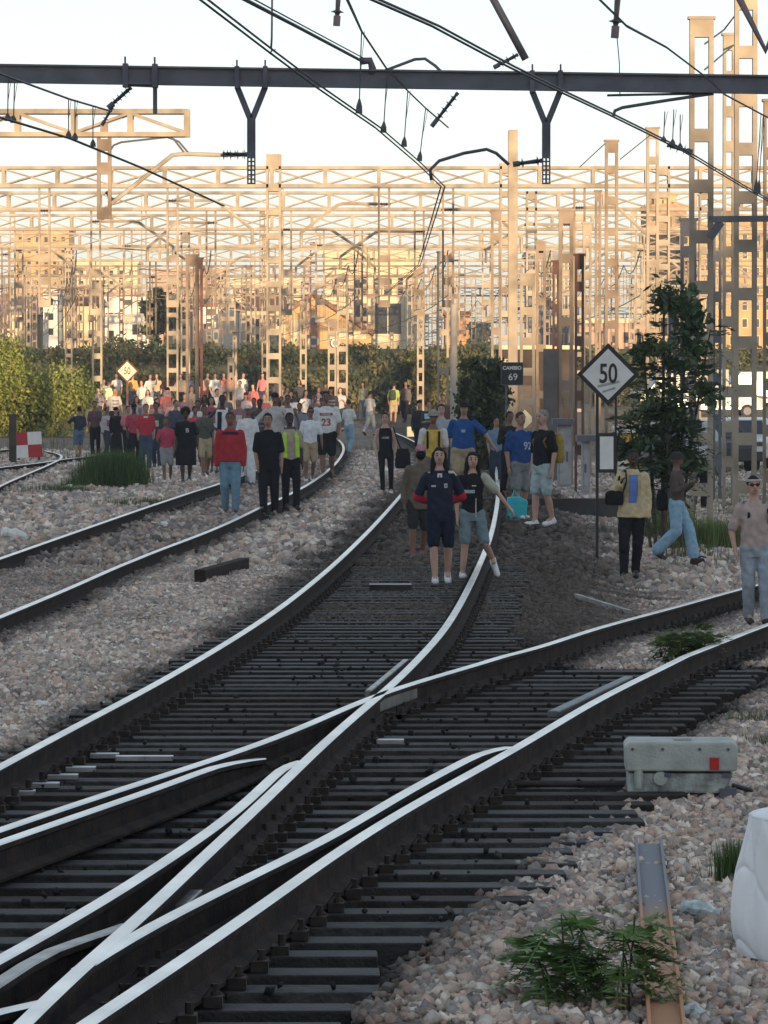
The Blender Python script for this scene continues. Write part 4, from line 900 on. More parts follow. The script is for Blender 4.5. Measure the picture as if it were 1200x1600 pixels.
# black sign
d = 115; s = d/F; c = P(800, 584, d); z0 = float(gh(c.x, d)); r = empty('black_sign', (c.x, d, z0), 'small square black sign with white lettering and the number 69', 'sign'); zc = c.z-z0
mb = MB(); w = 17.5*s; h = 18*s; mb.box(-w, w, -.02, .02, zc-h, zc+h); mb.build('board', BK, r)
mb = MB()
for a in ((-w, -w+.014, zc-h, zc+h), (w-.014, w, zc-h, zc+h), (-w+.014, w-.014, zc-h, zc-h+.014), (-w+.014, w-.014, zc+h-.014, zc+h)): mb.box(a[0], a[1], -.025, -.0205, a[2], a[3])
mb.build('rim', GREY, r)
t_ = text_mesh('CAMBIO', .115, WB, r, 'lettering', .002, .003); t_.location = (0, -.025, zc+.13); t_ = text_mesh('69', .22, WB, r, 'digits', .002, 0); t_.location = (.02, -.025, zc-.08)
mb = MB(); mb.box(-.16, -.11, .02, .07, -.4, zc+.2); mb.build('post', DGREY, r)
# small lit diamond under it
d = 150; s = d/F; c = P(820, 655, d); z0 = float(gh(c.x, d)); r = empty('marker_sign', (c.x, d, z0), 'small ivory diamond marker lit by the sun, right of the black sign post', 'sign'); zc = c.z-z0
mb = MB(); h = 15*s; mb.prism([(0, zc-h), (h, zc), (0, zc+h), (-h, zc)], -.02, .02); mb.build('face', IVORY, r); mb = MB(); mb.box(-.03, .03, .02, .07, -.3, zc); mb.build('post', TAN, r)
# red and white chequered board
d = 132; s = d/F; c = P(45, 695, d); z0 = float(gh(c.x, d)); r = empty('chequered_board', (c.x, d, z0), 'red and white chequered board beside the left siding', 'sign', rz=0); zc = c.z-z0; w = 22*s; h = 20*s
for i, (a, b, m_) in enumerate(((-1, 1, RD), (0, 1, WB), (-1, 0, WB), (0, 0, RD))):
    mb = MB(); mb.box(a*w+.002, (a+1)*w-.002, -.015, .015, zc+(b-1)*h+.002, zc+b*h-.002); o = mb.build('panel', m_, r); o.rotation_euler = (0, math.radians(-3), 0); o['label'] = 'red panel' if m_ is RD else 'white panel'
mb = MB(); mb.box(-w*.8, -w*.65, .02, .07, -.4, zc+h*.6); mb.build('post', BRN, r); mb = MB(); mb.box(w*.65, w*.8, .02, .07, -.4, zc+h*.6); mb.build('post', BRN, r)
mb = MB(); p = P(-3, 715, 128); mb.box(-.09, .09, -.09, .09, -.6, 1.35); o = mb.build('wooden_stake', mat('dark_wood_post', (.07, .06, .045), .9, 0, .2, 3, .3)); o.location = (X2(20, 128), 128, 0); tag(o, 'dark wooden stake left of the chequered board', 'post')
p = ground_at(645, 682); mb = MB(); mb.box(-.22, .22, -.15, .15, -.1, .36); o = mb.build('kilometre_stone', IVORY, bevel=.04); o.location = p; tag(o, 'small pale yellow marker stone behind the woman in black', 'marker')

# ------------------------------------------------------------------ things lying by the near tracks
p = ground_at(1065, 1252); sc_ = p.y/F; W = 174*sc_; H = 92*sc_
r = empty('point_machine', (p.x, p.y, p.z), 'weathered pale grey point machine box with a red square, beside the turnout', 'box', rz=-.03)
PM = mat('weathered_grey_green_paint', (.44, .46, .42), .6, 0, .3, 7, .3, 60, col2=(.27, .29, .27)); PM2 = mat('chipped_lower_paint', (.46, .50, .47), .65, 0, .2, 9, .4, 60, col2=(.07, .07, .065))
mb = MB(); mb.prism([(-W/2, H*.50), (W/2-.0, H*.50), (W/2+.01, H*.92), (W/2-.02, H), (-W/2+.02, H), (-W/2-.005, H*.92)], -.02, .42); mb.build('lid', PM, r, bevel=.012)
mb = MB(); mb.prism([(-W/2+.01, .04), (W/2-.10, .04), (W/2-.04, .10), (W/2-.02, H*.47), (-W/2+.01, H*.47)], 0, .40); mb.build('case', PM2, r, bevel=.015)
mb = MB(); mb.box(-W/2+.03, W/2-.03, .05, .35, -.06, .05); mb.build('base', DGREY, r)
mb = MB(); mb.tube([(-W/2+.075, -.035, H*.22), (-W/2+.075, -.035, H*.52)], .018, 8); mb.box(-W/2+.05, -W/2+.10, -.03, -.02, H*.3, H*.5); mb.build('latch', PM, r)
mb = MB(); mb.tube([(-W/2+.20, -.012, H*.38), (-W/2+.20, .0, H*.38)], .04, 14); mb.build('keyhole_cover', PM, r)
mb = MB(); mb.box(W*.255, W*.34, -.028, -.0215, H*.53, H*.74); mb.build('reflector', mat('red_reflector', (.45, .02, .02), .3), r, bevel=.003)
mb = MB(); mb.box(W/2-.10, W/2-.0, -.02, .10, -.04, .07); mb.build('bracket', DGREY, r)
for bx_ in (-W/2+.04, -W/6, W/6, W/2-.05):
    mb = MB(); mb.tube([(bx_, -.03, H*.88), (bx_, -.018, H*.88)], .009, 8); mb.build('bolt', DGREY, r)
for bx_ in (-W*.12, W*.40):
    mb = MB(); mb.box(bx_-.02, bx_+.02, -.012, -.001, H*.40, H*.47); mb.build('hinge', DGREY, r)
mb = MB(); mb.tube([(W/2-.02, .1, .08), (W/2+.08, .12, .05), (W/2+.16, .3, -.03)], .014, 8); mb.build('cable', BK, r)
mb = MB(); mb.box(-W*.06, W*.10, .10, .24, H+.001, H+.012); mb.build('cover_plate', PM, r)
mb = MB(); mb.tube([(-W/2, .15, .08), (-W/2-.8, .25, .07)], .018, 8); mb.build('drive_rod', CLIP, r)
# steel channel
a = ground_at(1014, 1332); b = ground_at(1044, 1640); a.z += .045; b.z += .05; ln = (b-a).length; ang = math.atan2(b.x-a.x, -(b.y-a.y))
CH = mat('channel_grey_rust', (.22, .23, .26), .5, .2, .2, 5, .2)
m = bpy.data.materials.new('channel_rust_gradient'); m.use_nodes = True; N = m.node_tree.nodes; L = m.node_tree.links; bs = N['Principled BSDF']; bs.inputs['Roughness'].default_value = .7
tc = N.new('ShaderNodeTexCoord'); sx_ = N.new('ShaderNodeSeparateXYZ'); L.new(tc.outputs['Object'], sx_.inputs[0]); ns = N.new('ShaderNodeTexNoise'); ns.inputs['Scale'].default_value = 6; L.new(tc.outputs['Object'], ns.inputs['Vector'])
ad = N.new('ShaderNodeMath'); ad.operation = 'ADD'; L.new(sx_.outputs[1], ad.inputs[0]); L.new(ns.outputs[0], ad.inputs[1]); rr_ = N.new('ShaderNodeValToRGB'); mr = N.new('ShaderNodeMapRange'); mr.inputs[1].default_value = -ln*.5+.5; mr.inputs[2].default_value = -ln*.36+.5
L.new(ad.outputs[0], mr.inputs[0]); L.new(mr.outputs[0], rr_.inputs[0]); rr_.color_ramp.elements[0].color = (.42, .20, .09, 1); rr_.color_ramp.elements[1].color = (.17, .175, .20, 1); L.new(rr_.outputs[0], bs.inputs['Base Color'])
mb = MB(); w = .070; mb.box(-w, w, -ln, 0, -.03, -.002); mb.box(-w, -w+.014, -ln, 0, -.002, .028); mb.box(w-.014, w, -ln, 0, -.002, .028)
o = mb.build('steel_channel', m, bevel=.003); o.location = a; o.rotation_euler = (math.atan2(a.z-b.z, ln), 0, ang); tag(o, 'long rusty steel channel lying on the ballast towards the viewer', 'beam')
# white sack
rng = np.random.default_rng(4); p = ground_at(1200, 1512); sc_ = p.y/F; px_l = X2(1152, p.y); R_ = .42; H = 250*sc_; nu, nv = 220, 150; V = []
for j in range(nv+1):
    t_ = j/nv; prof_ = R_*(min(1, (t_/.07)**.5)*(1-.10*(t_-.45)**2*4)) if t_ < .93 else R_*(1-.1*.85)*(1-((t_-.93)/.07)**2*.9)
    for i in range(nu):
        a_ = 2*math.pi*i/nu; fold = -.020*(1-abs(math.sin(a_*4.5+1.2*math.sin(t_*3.1+a_)+t_*.9)))**3*(.25+t_)-.009*(1-abs(math.sin(a_*9+t_*2+1.5*math.sin(t_*4))))**4*(.3+t_)-.010*(1-abs(math.sin(t_*7+1.2*math.sin(a_*3+1))))**6+.018*math.sin(t_*5.5+a_*2)+.012*math.sin(a_*3+t_*2)
        rr2 = max(.01, prof_+fold*(1 if t_ < .97 else .3)); V.append((rr2*math.cos(a_), rr2*math.sin(a_), H*(t_ if t_ < .93 else .93+.07*math.sin((t_-.93)/.07*1.57))+.02*math.sin(a_*2+1)*t_))
Q = [(j*nu+i, j*nu+(i+1) % nu, (j+1)*nu+(i+1) % nu, (j+1)*nu+i) for j in range(nv) for i in range(nu)]
SACK = mat('white_woven_plastic', (.84, .85, .87), .5, 0, .03, 4, .12, 160)
o = npmesh('white_sack', np.array(V), np.array(Q), SACK, smooth=True); o.location = (px_l+R_*1.0, p.y+.2, p.z-.02); tag(o, 'bulging white woven sack cut by the right edge', 'sack')
# crumpled litter
def crumple(name, px, py, L0, W0, H0, m, label, rz, seed, cat='litter'):
    p = ground_at(px, py); rng = np.random.default_rng(seed); mb = MB(); n = 9; pts = []; rs = []
    for i in range(n):
        t_ = i/(n-1); pts.append(((t_-.5)*L0, rng.uniform(-.008, .008), H0*.5+rng.uniform(-.006, .006))); rs.append(W0/2*(.45+.55*math.sin(min(1, t_*1.8+.25)*1.57))*rng.uniform(.75, 1.1)*(1 if t_ < .85 else .6))
    mb.tube(pts, rs, 9); o = mb.build(name, m, smooth=False); o.location = p+Vector((0, 0, .02)); o.rotation_euler = (0, math.radians(14), rz); return tag(o, label, cat)
PL = mat('pale_plastic', (.50, .58, .60), .3, 0, .2, 20, .4)
crumple('plastic_bottle', 1095, 1440, .17, .085, .06, PL, 'crushed pale plastic bottle on ballast near the white sack', .15, 3)
crumple('plastic_scrap', 1082, 1600, .12, .06, .04, PL, 'pale plastic scrap at the bottom edge by the steel channel', .1, 5)
crumple('paper_scrap', 257, 826, .14, .10, .08, WB, 'white paper scrap beside the left rail', .4, 6)
crumple('paper_scrap', 66, 1110, .10, .06, .05, WB, 'small white scrap on the ballast at left', .4, 8)
crumple('white_rag', 18, 848, .35, .18, .2, WB, 'white rag lying at the left edge beyond the rails', .4, 9)
mb = MB(); a = ground_at(312, 914); b = ground_at(381, 893); a.z += .09; b.z += .09; mid = (a+b)/2; mb.bar(tuple(a-mid), tuple(b-mid), .13, .16); o = mb.build('rail_offcut', RAILSIDE, bevel=.012); o.location = mid; tag(o, 'short dark rail offcut lying on ballast between the tracks', 'offcut')
mb = MB(); a = top(577, 921, .0); b = top(643, 921, .0); mid = (a+b)/2; mb.bar(tuple(a-mid), tuple(b-mid), .20, .11); o = mb.build('loose_plank', SLEEPER, bevel=.006); o.location = mid+Vector((0, 0, -.0)); tag(o, 'short dark plank with a pale top inside the middle track', 'plank')
mb2 = MB(); mb2.bar(tuple(a-mid+Vector((0, 0, .0575))), tuple(b-mid+Vector((0, 0, .0575))), .17, .006); mb2.build('pale_top', mat('pale_plank_top', (.45, .46, .42), .5), o)
a = ground_at(900, 938); b = ground_at(985, 964); a.z += .05; b.z += .05; mid = (a+b)/2; mb = MB(); mb.bar(tuple(a-mid), tuple(b-mid), .045, .045); o = mb.build('loose_rod', mat('pale_rod', (.36, .34, .31), .6, 0, .2, 4)); o.location = mid; tag(o, 'thin pale rod lying on ballast above the branch rail', 'rod')

# ------------------------------------------------------------------ people
class Solid:
    """closed tapered pieces, fused by a voxel remesh into one continuous skin"""
    def __init__(s): s.v = []; s.f = []
    def rings(s, R):
        n = len(R[0]); o = len(s.v)
        for r in R: s.v += r
        for i in range(len(R)-1):
            for k in range(n): s.f.append((o+i*n+k, o+i*n+(k+1) % n, o+(i+1)*n+(k+1) % n, o+(i+1)*n+k))
        s.f.append(tuple(o+k for k in range(n-1, -1, -1))); m_ = o+(len(R)-1)*n; s.f.append(tuple(m_+k for k in range(n)))
    def cap(s, a, b, ra, rb, n=12, flat=None):
        a = Vector(a); b = Vector(b); t_ = (b-a); L_ = max(t_.length, 1e-4); t_ /= L_; u = Vector((0, 0, 1)) if abs(t_.z) < .9 else Vector((0, -1, 0)); sx = t_.cross(u).normalized(); sz = sx.cross(t_)
        fx, fz = flat or (1, 1); R = []
        for e, r in ((-.98, .2), (-.8, .6), (-.45, .89), (0, 1)): R.append((a+t_*ra*e, ra*r))
        for e, r in ((0, 1), (.45, .89), (.8, .6), (.98, .2)): R.append((b+t_*rb*e, rb*r))
        s.rings([[tuple(c+sx*math.cos(2*math.pi*k/n)*r*fx+sz*math.sin(2*math.pi*k/n)*r*fz) for k in range(n)] for c, r in R])
    def chain(s, P_, R_, **k):
        for i in range(len(P_)-1): s.cap(P_[i], P_[i+1], R_[i], R_[i+1], **k)
    def loft(s, L_, n=18, pw=.85):
        R = []
        for cx, cy, cz, rx, ry in L_:
            r = []
            for k in range(n):
                c, q_ = math.cos(2*math.pi*k/n), math.sin(2*math.pi*k/n); r.append((cx+rx*math.copysign(abs(c)**pw, c), cy+ry*math.copysign(abs(q_)**pw, q_), cz))
            R.append(r)
        s.rings(R)
    def ell(s, c, r, rot=None, n=14, m_=9):
        R = []
        for j in range(m_+1):
            a = -math.pi/2+math.pi*(.04+.92*j/m_); R.append([(math.cos(a)*math.cos(2*math.pi*k/n)*r[0], math.cos(a)*math.sin(2*math.pi*k/n)*r[1], math.sin(a)*r[2]) for k in range(n)])
        M_ = (Euler(rot).to_matrix() if rot else Matrix.Identity(3))
        s.rings([[tuple(M_ @ Vector(p)+Vector(c)) for p in r_] for r_ in R])
    def mesh(s, name, m, vox, sm=4, wrinkle=0, seed=0):
        me = bpy.data.meshes.new('t'); me.from_pydata(s.v, [], s.f); me.update()
        ob = bpy.data.objects.new('t', me); COL.objects.link(ob)
        md = ob.modifiers.new('r', 'REMESH'); md.mode = 'VOXEL'; md.voxel_size = vox; md.use_smooth_shade = True
        if sm: q_ = ob.modifiers.new('s', 'SMOOTH'); q_.factor = .5; q_.iterations = sm
        dg = bpy.context.evaluated_depsgraph_get(); dg.update(); out = bpy.data.meshes.new_from_object(ob.evaluated_get(dg)); bpy.data.objects.remove(ob); bpy.data.meshes.remove(me)
        out.name = name; out.materials.clear(); out.materials.append(m)
        if wrinkle:
            n = len(out.vertices); co = np.empty(n*3, np.float32); out.vertices.foreach_get('co', co); co = co.reshape(-1, 3); no = np.empty(n*3, np.float32); out.vertices.foreach_get('normal', no); no = no.reshape(-1, 3)
            x, y, z = co.T; w_ = np.sin(z*34+7*np.sin(x*9+seed)+5*y)+.7*np.sin(x*40+z*21+seed*2+4*np.sin(z*11))+.5*np.sin(z*71+x*33+y*29); out.vertices.foreach_set('co', (co+no*(w_*wrinkle)[:, None]).astype(np.float32).ravel()); out.update()
        return out
def cloth(col, name=None):
    return mat(name or ('cloth_%02x%02x%02x' % tuple(int(min(.99, c)*255) for c in col)), col, .9, 0, .10, 14, .25, 90, spec=.15)
SK = {'l': mat('light_skin', (.48, .29, .22), .6, 0, .08, 10), 'm': mat('tan_skin', (.33, .19, .13), .6, 0, .08, 10), 'b': mat('brown_skin', (.19, .10, .07), .6, 0, .08, 10), 'd': mat('dark_skin', (.055, .033, .026), .55, 0, .1, 10), 'r': mat('sunlit_pink_skin', (.50, .27, .21), .6, 0, .08, 10)}
HR = {'k': mat('black_hair', (.012, .010, .010), .9, 0, .3, 30, .5, 120), 'b': mat('brown_hair', (.05, .03, .02), .9, 0, .3, 30, .5, 120), 'g': mat('grey_hair', (.25, .24, .23), .7, 0, .2, 30, .5, 120), 'y': mat('fair_hair', (.28, .19, .10), .6, 0, .2, 30, .5, 120)}
EYE = mat('eye_dark', (.015, .012, .012), .3); LIP = mat('lips', (.30, .11, .10), .5); SHG = mat('sunglasses', (.01, .01, .012), .15)
SOLE = {'w': mat('white_trainer', (.70, .72, .74), .6, 0, .06, 20), 'k': mat('black_shoe', (.02, .02, .022), .5), 'b': mat('brown_shoe', (.08, .05, .035), .6), 'g': mat('grey_shoe', (.25, .25, .26), .7)}
W_ = (.58, .57, .55); K_ = (.014, .014, .018); NV = (.018, .024, .045); RE = (.40, .035, .045); JE = (.11, .18, .26); LJ = (.24, .38, .48); DJ = (.035, .05, .08); KH = (.36, .29, .19); GR = (.24, .26, .27)
def person(px, feet=None, hpx=None, d=None, hm=1.72, face=0, top='tee', tc_=W_, bot='trousers', bc=DJ, skin='m', hair='k', hl='short', shoes='k', arms=('swing', 'swing'), walk=.5, fat=1.0, label='', group=None, hat=None, hatc=K_, lean=0, glasses=False, legs=None, extra=None, longtop=0, headyaw=0, trim=None, lift=0):
    if d is None: g0 = ground_at(px, feet); d = g0.y
    x = X2(px, d); z = float(gh(x, d))+lift
    if hpx: hm = hpx*d/F
    S = hm/1.75; pxm = F/d*S
    vox = .0085 if pxm > 125 else .013 if pxm > 95 else .018 if pxm > 65 else .026
    near = pxm > 95
    seed = random.random()*6
    wd = .5+.5*fat
    # joints, facing -y
    ph = 1 if random.random() < .5 else -1; a = walk
    J = {}
    for s, f in ((-1, ph), (1, -ph)):
        fw = f*a
        hip = Vector((s*.092, 0, .90)); 
        if legs and s in legs: knee, ank = Vector(legs[s][0]), Vector(legs[s][1])
        elif fw >= 0: knee = Vector((s*.095, -.16*fw-.02, .50+.005*fw)); ank = Vector((s*.085, -.26*fw, .085))
        else: knee = Vector((s*.095, -.03*fw-.02-.03*abs(fw), .49)); ank = Vector((s*.085, .30*abs(fw), .085+.10*abs(fw)))
        J[s] = (hip, knee, ank)
    A = {}
    for s, mode in ((-1, arms[0]), (1, arms[1])):
        sh = Vector((s*.163*wd, .004, 1.388)); f = -J[s][2].y/.3*.5 if not legs else 0
        if mode == 'swing': f += random.uniform(-.25, .25); el = sh+Vector((s*random.uniform(.04, .10), .16*f+.02, -.28)); wr = el+Vector((s*random.uniform(-.04, .02), .20*f-.07, -.225))
        elif mode == 'down': el = sh+Vector((s*.05, .02, -.29)); wr = el+Vector((s*.0, -.05, -.245))
        elif mode == 'back': el = sh+Vector((s*.12, .07, -.27)); wr = Vector((s*.06, .17, 1.02))
        elif mode == 'phone': el = sh+Vector((s*.07, -.05, -.27)); wr = el+Vector((-s*.07, -.19, .13))
        elif mode == 'fold': el = sh+Vector((s*.06, -.04, -.27)); wr = Vector((-s*.07, -.20, 1.14))
        elif mode == 'strap': el = sh+Vector((s*.10, .0, -.27)); wr = el+Vector((-s*.08, -.17, .17))
        elif mode == 'out': el = sh+Vector((s*.20, -.03, -.20)); wr = el+Vector((s*.15, -.03, -.20))
        elif mode == 'hip': el = sh+Vector((s*.18, .05, -.22)); wr = Vector((s*.17*wd, -.06, 1.02))
        elif mode == 'up': el = sh+Vector((s*.12, -.10, -.10)); wr = el+Vector((-s*.05, -.12, .24))
        elif mode == 'over': el = sh+Vector((s*.24, .02, .02)); wr = el+Vector((s*.22, .0, .0))
        A[s] = (sh, el, wr)
    smat = SK[skin]
    # body
    b = Solid(); fx = fat
    b.loft([(0, 0, .82, .135*fx, .09), (0, 0, .92, .155*fx, .10*fx), (0, -.01*fx, 1.06, .124*fx, .084*fx), (0, 0, 1.26, .138*wd, .094*fx), (0, 0, 1.375, .145*wd, .078), (0, .005, 1.43, .095, .06), (0, .005, 1.50, .055, .055)])
    b.cap((0, .01, 1.44), (0, -.005, 1.57), .054, .052)
    hy = headyaw; hc = Vector((0, -.012, 1.645))
    b.ell(hc, (.074, .092, .108)); b.ell(hc+Vector((0, -.028, -.055)), (.055, .058, .055))
    if near:
        b.cap(hc+Vector((0, -.088, .005)), hc+Vector((0, -.108, -.022)), .010, .014, 8); 
        for s in (-1, 1): b.ell(hc+Vector((s*.076, .004, -.008)), (.012, .02, .032))
    for s in (-1, 1):
        hip, kn, an = J[s]; b.chain([hip, kn], [.082*wd, .052*wd]); b.chain([kn, kn.lerp(an, .35)+Vector((0, .012, 0)), an], [.051, .054*wd, .036]); b.cap(an, an+Vector((0, -.10, -.04)), .036, .03)
        sh, el, wr = A[s]; b.chain([sh, el], [.043*wd, .036*wd]); b.chain([el, wr], [.038*wd, .025])
        dr4 = (wr-el).normalized(); pm_ = wr+dr4*.055; b.cap(wr, pm_, .024, .03, flat=(.55, 1.15) if abs(dr4.z) > .6 else (1.1, .6))
        if pxm > 75:
            sd_ = Vector((0, 1, 0)) if abs(dr4.z) > .6 else Vector((1, 0, 0)); fr = .0105 if pxm > 125 else .013
            inw = Vector((-s, 0, 0))
            for i in range(4):
                o_ = pm_+sd_*(i-1.5)*.019; l_ = (.038, .045, .042, .032)[i]; k1 = o_+dr4*(l_*.6+.025); k2 = k1+(dr4*.7+inw*.5).normalized()*l_*.75; b.chain([o_, k1, k2], [fr, fr*.92, fr*.8], n=8)
            th = wr+dr4*.02-sd_*.024; b.chain([th, th+dr4*.035-sd_*.018, th+dr4*.062-sd_*.012+inw*.008], [fr*1.1, fr, fr*.85], n=8)
        else: b.cap(pm_, pm_+dr4*.06, .028, .02, flat=(.5, 1.0))
    me = b.mesh('person', smat, vox, 2); o = bpy.data.objects.new('person', me); COL.objects.link(o); tag(o, label, 'person', group)
    o.location = (x, d, z+.03); o.rotation_euler = (lean, random.uniform(-.035, .035), face); o.scale = (S, S, S)
    def child(name, sol, m, wr_=.0, sm=4, v=None):
        me = sol.mesh(name, m, v or vox*1.05, sm, wr_*(1 if near else 0), seed); c = bpy.data.objects.new(name, me); COL.objects.link(c); c.parent = o; return c
    # garments
    tm = cloth(tc_); lo = .90-longtop
    sleeve = {'tee': .78, 'polo': .85, 'long': 1.9, 'jacket': 1.95, 'tank': 0, 'robe': 1.9, 'hood': 1.95}[top]; g = {'tee': .012, 'polo': .013, 'tank': .006, 'long': .011, 'jacket': .022, 'robe': .024, 'hood': .021}[top]
    t_ = Solid(); flare = .006+.016*(top in ('jacket', 'robe'))+.06*longtop
    L_ = [(0, 0, lo, .150*fx+g+flare, .10*fx+g+flare*.6), (0, -.008*fx, 1.04, .142*fx+g+flare*.5, .098*fx+g), (0, 0, 1.26, .146*wd+g, .103*fx+g), (0, 0, 1.375, .150*wd+g*.8, .085+g*.7)]
    if top == 'tank': L_ += [(0, .0, 1.43, .115, .075)]
    else: L_ += [(0, .005, 1.43, .108+g*.3, .068+g*.5), (0, .005, 1.468+(.02 if top in ('jacket', 'hood', 'polo') else 0), .07, .066)]
    t_.loft(L_, pw=1.0)
    for s in (-1, 1):
        if sleeve > 0:
            sh, el, wr = A[s]; sg = g*.9+.004
            if sleeve < 1: t_.chain([sh, sh.lerp(el, sleeve)], [.044*wd+sg, .041*wd+sg+.008])
            else: t_.chain([sh, el, el.lerp(wr, sleeve-1)], [.045*wd+sg, .040*wd+sg, .029+sg])
    shirt = child({'jacket': 'jacket', 'robe': 'robe', 'hood': 'hoodie', 'tank': 'vest'}.get(top, 'shirt'), t_, tm, .0028)
    bm_ = cloth(bc); l_ = Solid()
    if bot == 'skirt' or bot == 'robe':
        zb = .42 if bot == 'skirt' else .12; l_.loft([(0, 0, zb, .25, .20), (0, 0, .7, .20*fx, .15), (0, 0, .92, .165*fx, .115), (0, 0, 1.03, .14*fx, .098)])
    else:
        e = {'trousers': .022, 'shorts': .024, 'leggings': .006, 'wide': .040}[bot]
        l_.loft([(0, 0, .80, .13*fx+e*.6, .10+e*.6), (0, 0, .90, .155*fx+e*.5, .105*fx+e*.5), (0, 0, 1.02, .138*fx+e*.3, .092*fx+e*.3)])
        for s in (-1, 1):
            hip, kn, an = J[s]
            if bot == 'shorts': l_.chain([hip, hip.lerp(kn, .90)], [.086*wd+e*.6, .062*wd+e*.8])
            else: l_.chain([hip, kn, an+Vector((0, 0, .0))], [.086*wd+e*.5, .056*wd+e, .042+e*.9+(.02 if bot == 'wide' else 0)])
    child({'shorts': 'shorts', 'skirt': 'skirt', 'robe': 'skirt'}.get(bot, 'trousers'), l_, bm_, .003)
    for s in (-1, 1):
        an = J[s][2]; f = Solid(); tilt = 0 if an.z < .1 else min(.9, (an.z-.085)*6)
        dv = Vector((0, -math.cos(tilt), -math.sin(tilt)))
        if legs and s in legs and len(legs[s]) > 2: dv = Vector(legs[s][2]).normalized()
        hl_ = an+Vector((0, .03, -.042)) if not (legs and s in legs and len(legs[s]) > 2) else an+Vector((0, .02, -.03)); f.cap(hl_, hl_+dv*.20, .047, .043, flat=(1.05, .95)); f.cap(an+Vector((0, .005, .0)), hl_+dv*.05+Vector((0, 0, .02)), .045, .04)
        sh_ = child('shoe', f, SOLE[shoes], 0, 2)
    # hair and headgear
    hm_ = HR[hair] if hair in HR else None
    if hm_ and hl != 'bald':
        h_ = Solid(); h_.ell(hc+Vector((0, .014, .022)), (.083, .094, .101))
        if hl in ('long', 'mid'):
            zz = 1.36 if hl == 'long' else 1.50
            h_.ell(hc+Vector((0, .035, -.04)), (.086, .07, .12))
            for s in (-1, 1): h_.chain([hc+Vector((s*.070, -.01, .03)), hc+Vector((s*.084, .0, -.08)), Vector((s*.10, -.02 if hl == 'long' else .02, zz))], [.028, .033, .026])
            h_.chain([hc+Vector((0, .06, 0)), Vector((0, .085, zz))], [.07, .05])
        elif hl == 'big': h_.ell(hc+Vector((0, .02, .05)), (.125, .12, .12))
        elif hl == 'tail': h_.chain([hc+Vector((0, .08, .05)), hc+Vector((0, .15, .02)), hc+Vector((0, .14, -.12))], [.03, .03, .02])
        # leave the face open: push hair back by intersecting with a plane is replaced by an offset shell
        hb = child('hair', h_, hm_, .0015, 2)
        meh = hb.data; n = len(meh.vertices); co = np.empty(n*3, np.float32); meh.vertices.foreach_get('co', co); co = co.reshape(-1, 3)
        fz = (co[:, 1] < hc.y-.035) & (co[:, 2] < hc.z+.055) & (np.abs(co[:, 0]) < .066) & (co[:, 2] > 1.45); co[fz, 1] = np.maximum(co[fz, 1], hc.y-.03); meh.vertices.foreach_set('co', co.ravel()); meh.update()
    if hat:
        c = Solid(); c.ell(hc+Vector((0, .008, .052)), (.088, .102, .075))
        if hat == 'cap': c.cap(hc+Vector((0, -.08, .045)), hc+Vector((0, -.135, .035)), .055, .04, flat=(1.1, .14))
        if hat == 'bucket': c.loft([(0, -.01, hc.z+.005, .13, .145), (0, -.01, hc.z+.03, .10, .115), (0, -.005, hc.z+.10, .078, .09)])
        child('hat' if hat == 'bucket' else 'cap', c, cloth(hatc), 0, 2)
    if trim == 'bandana':
        c = Solid(); c.loft([(0, -.005, hc.z+.045, .083, .1), (0, -.005, hc.z+.075, .08, .096)]); child('headband', c, cloth((.45, .40, .38)), 0, 1, vox)
    if pxm > 60:
        if glasses:
            c = Solid(); 
            for s in (-1, 1): c.ell(hc+Vector((s*.033, -.088, .012)), (.028, .012, .021)); c.cap(hc+Vector((s*.06, -.07, .015)), hc+Vector((s*.08, .0, .01)), .006, .006, 6)
            c.cap(hc+Vector((-.02, -.096, .017)), hc+Vector((.02, -.096, .017)), .006, .006, 6); child('sunglasses', c, SHG, 0, 0, .007)
        else:
            for s in (-1, 1):
                mb = MB(); mb.lathe(tuple(hc+Vector((s*.029, -.078, .012))), tuple(hc+Vector((s*.029, -.092, .012))), [(0, .011), (.8, .010), (1, .005)], 8); e_ = mb.build('eye', EYE, o, smooth=True)
                mb = MB(); mb.tube([tuple(hc+Vector((s*.016, -.092, .036))), tuple(hc+Vector((s*.03, -.091, .041))), tuple(hc+Vector((s*.047, -.08, .036)))], .0045, 5); mb.build('eyebrow', HR['k'] if hair not in HR else HR[hair], o)
        mb = MB(); mb.tube([tuple(hc+Vector((-.022, -.088, -.055))), tuple(hc+Vector((0, -.0965, -.053))), tuple(hc+Vector((.022, -.088, -.055)))], .006, 6); mb.build('mouth', LIP, o)
    # things on the chest
    def on_chest(ob, zc_, off=.004, back=False):
        meh = ob.data; n = len(meh.vertices); co = np.empty(n*3, np.float32); meh.vertices.foreach_get('co', co); co = co.reshape(-1, 3); X_ = co[:, 0]+ob.location.x; Z_ = co[:, 2]+zc_
        zs = [l[2] for l in L_]; rx = np.interp(Z_, zs, [l[3] for l in L_]); ry = np.interp(Z_, zs, [l[4] for l in L_])
        co[:, 0] = X_; co[:, 2] = Z_; yy = ry*(1-np.clip(np.abs(X_)/rx, 0, .98)**2)**.5; co[:, 1] = -(yy+off+.006-co[:, 1]*.3) if not back else (yy+off+.006); ob.location = (0, 0, 0); meh.vertices.foreach_set('co', co.ravel()); meh.update()
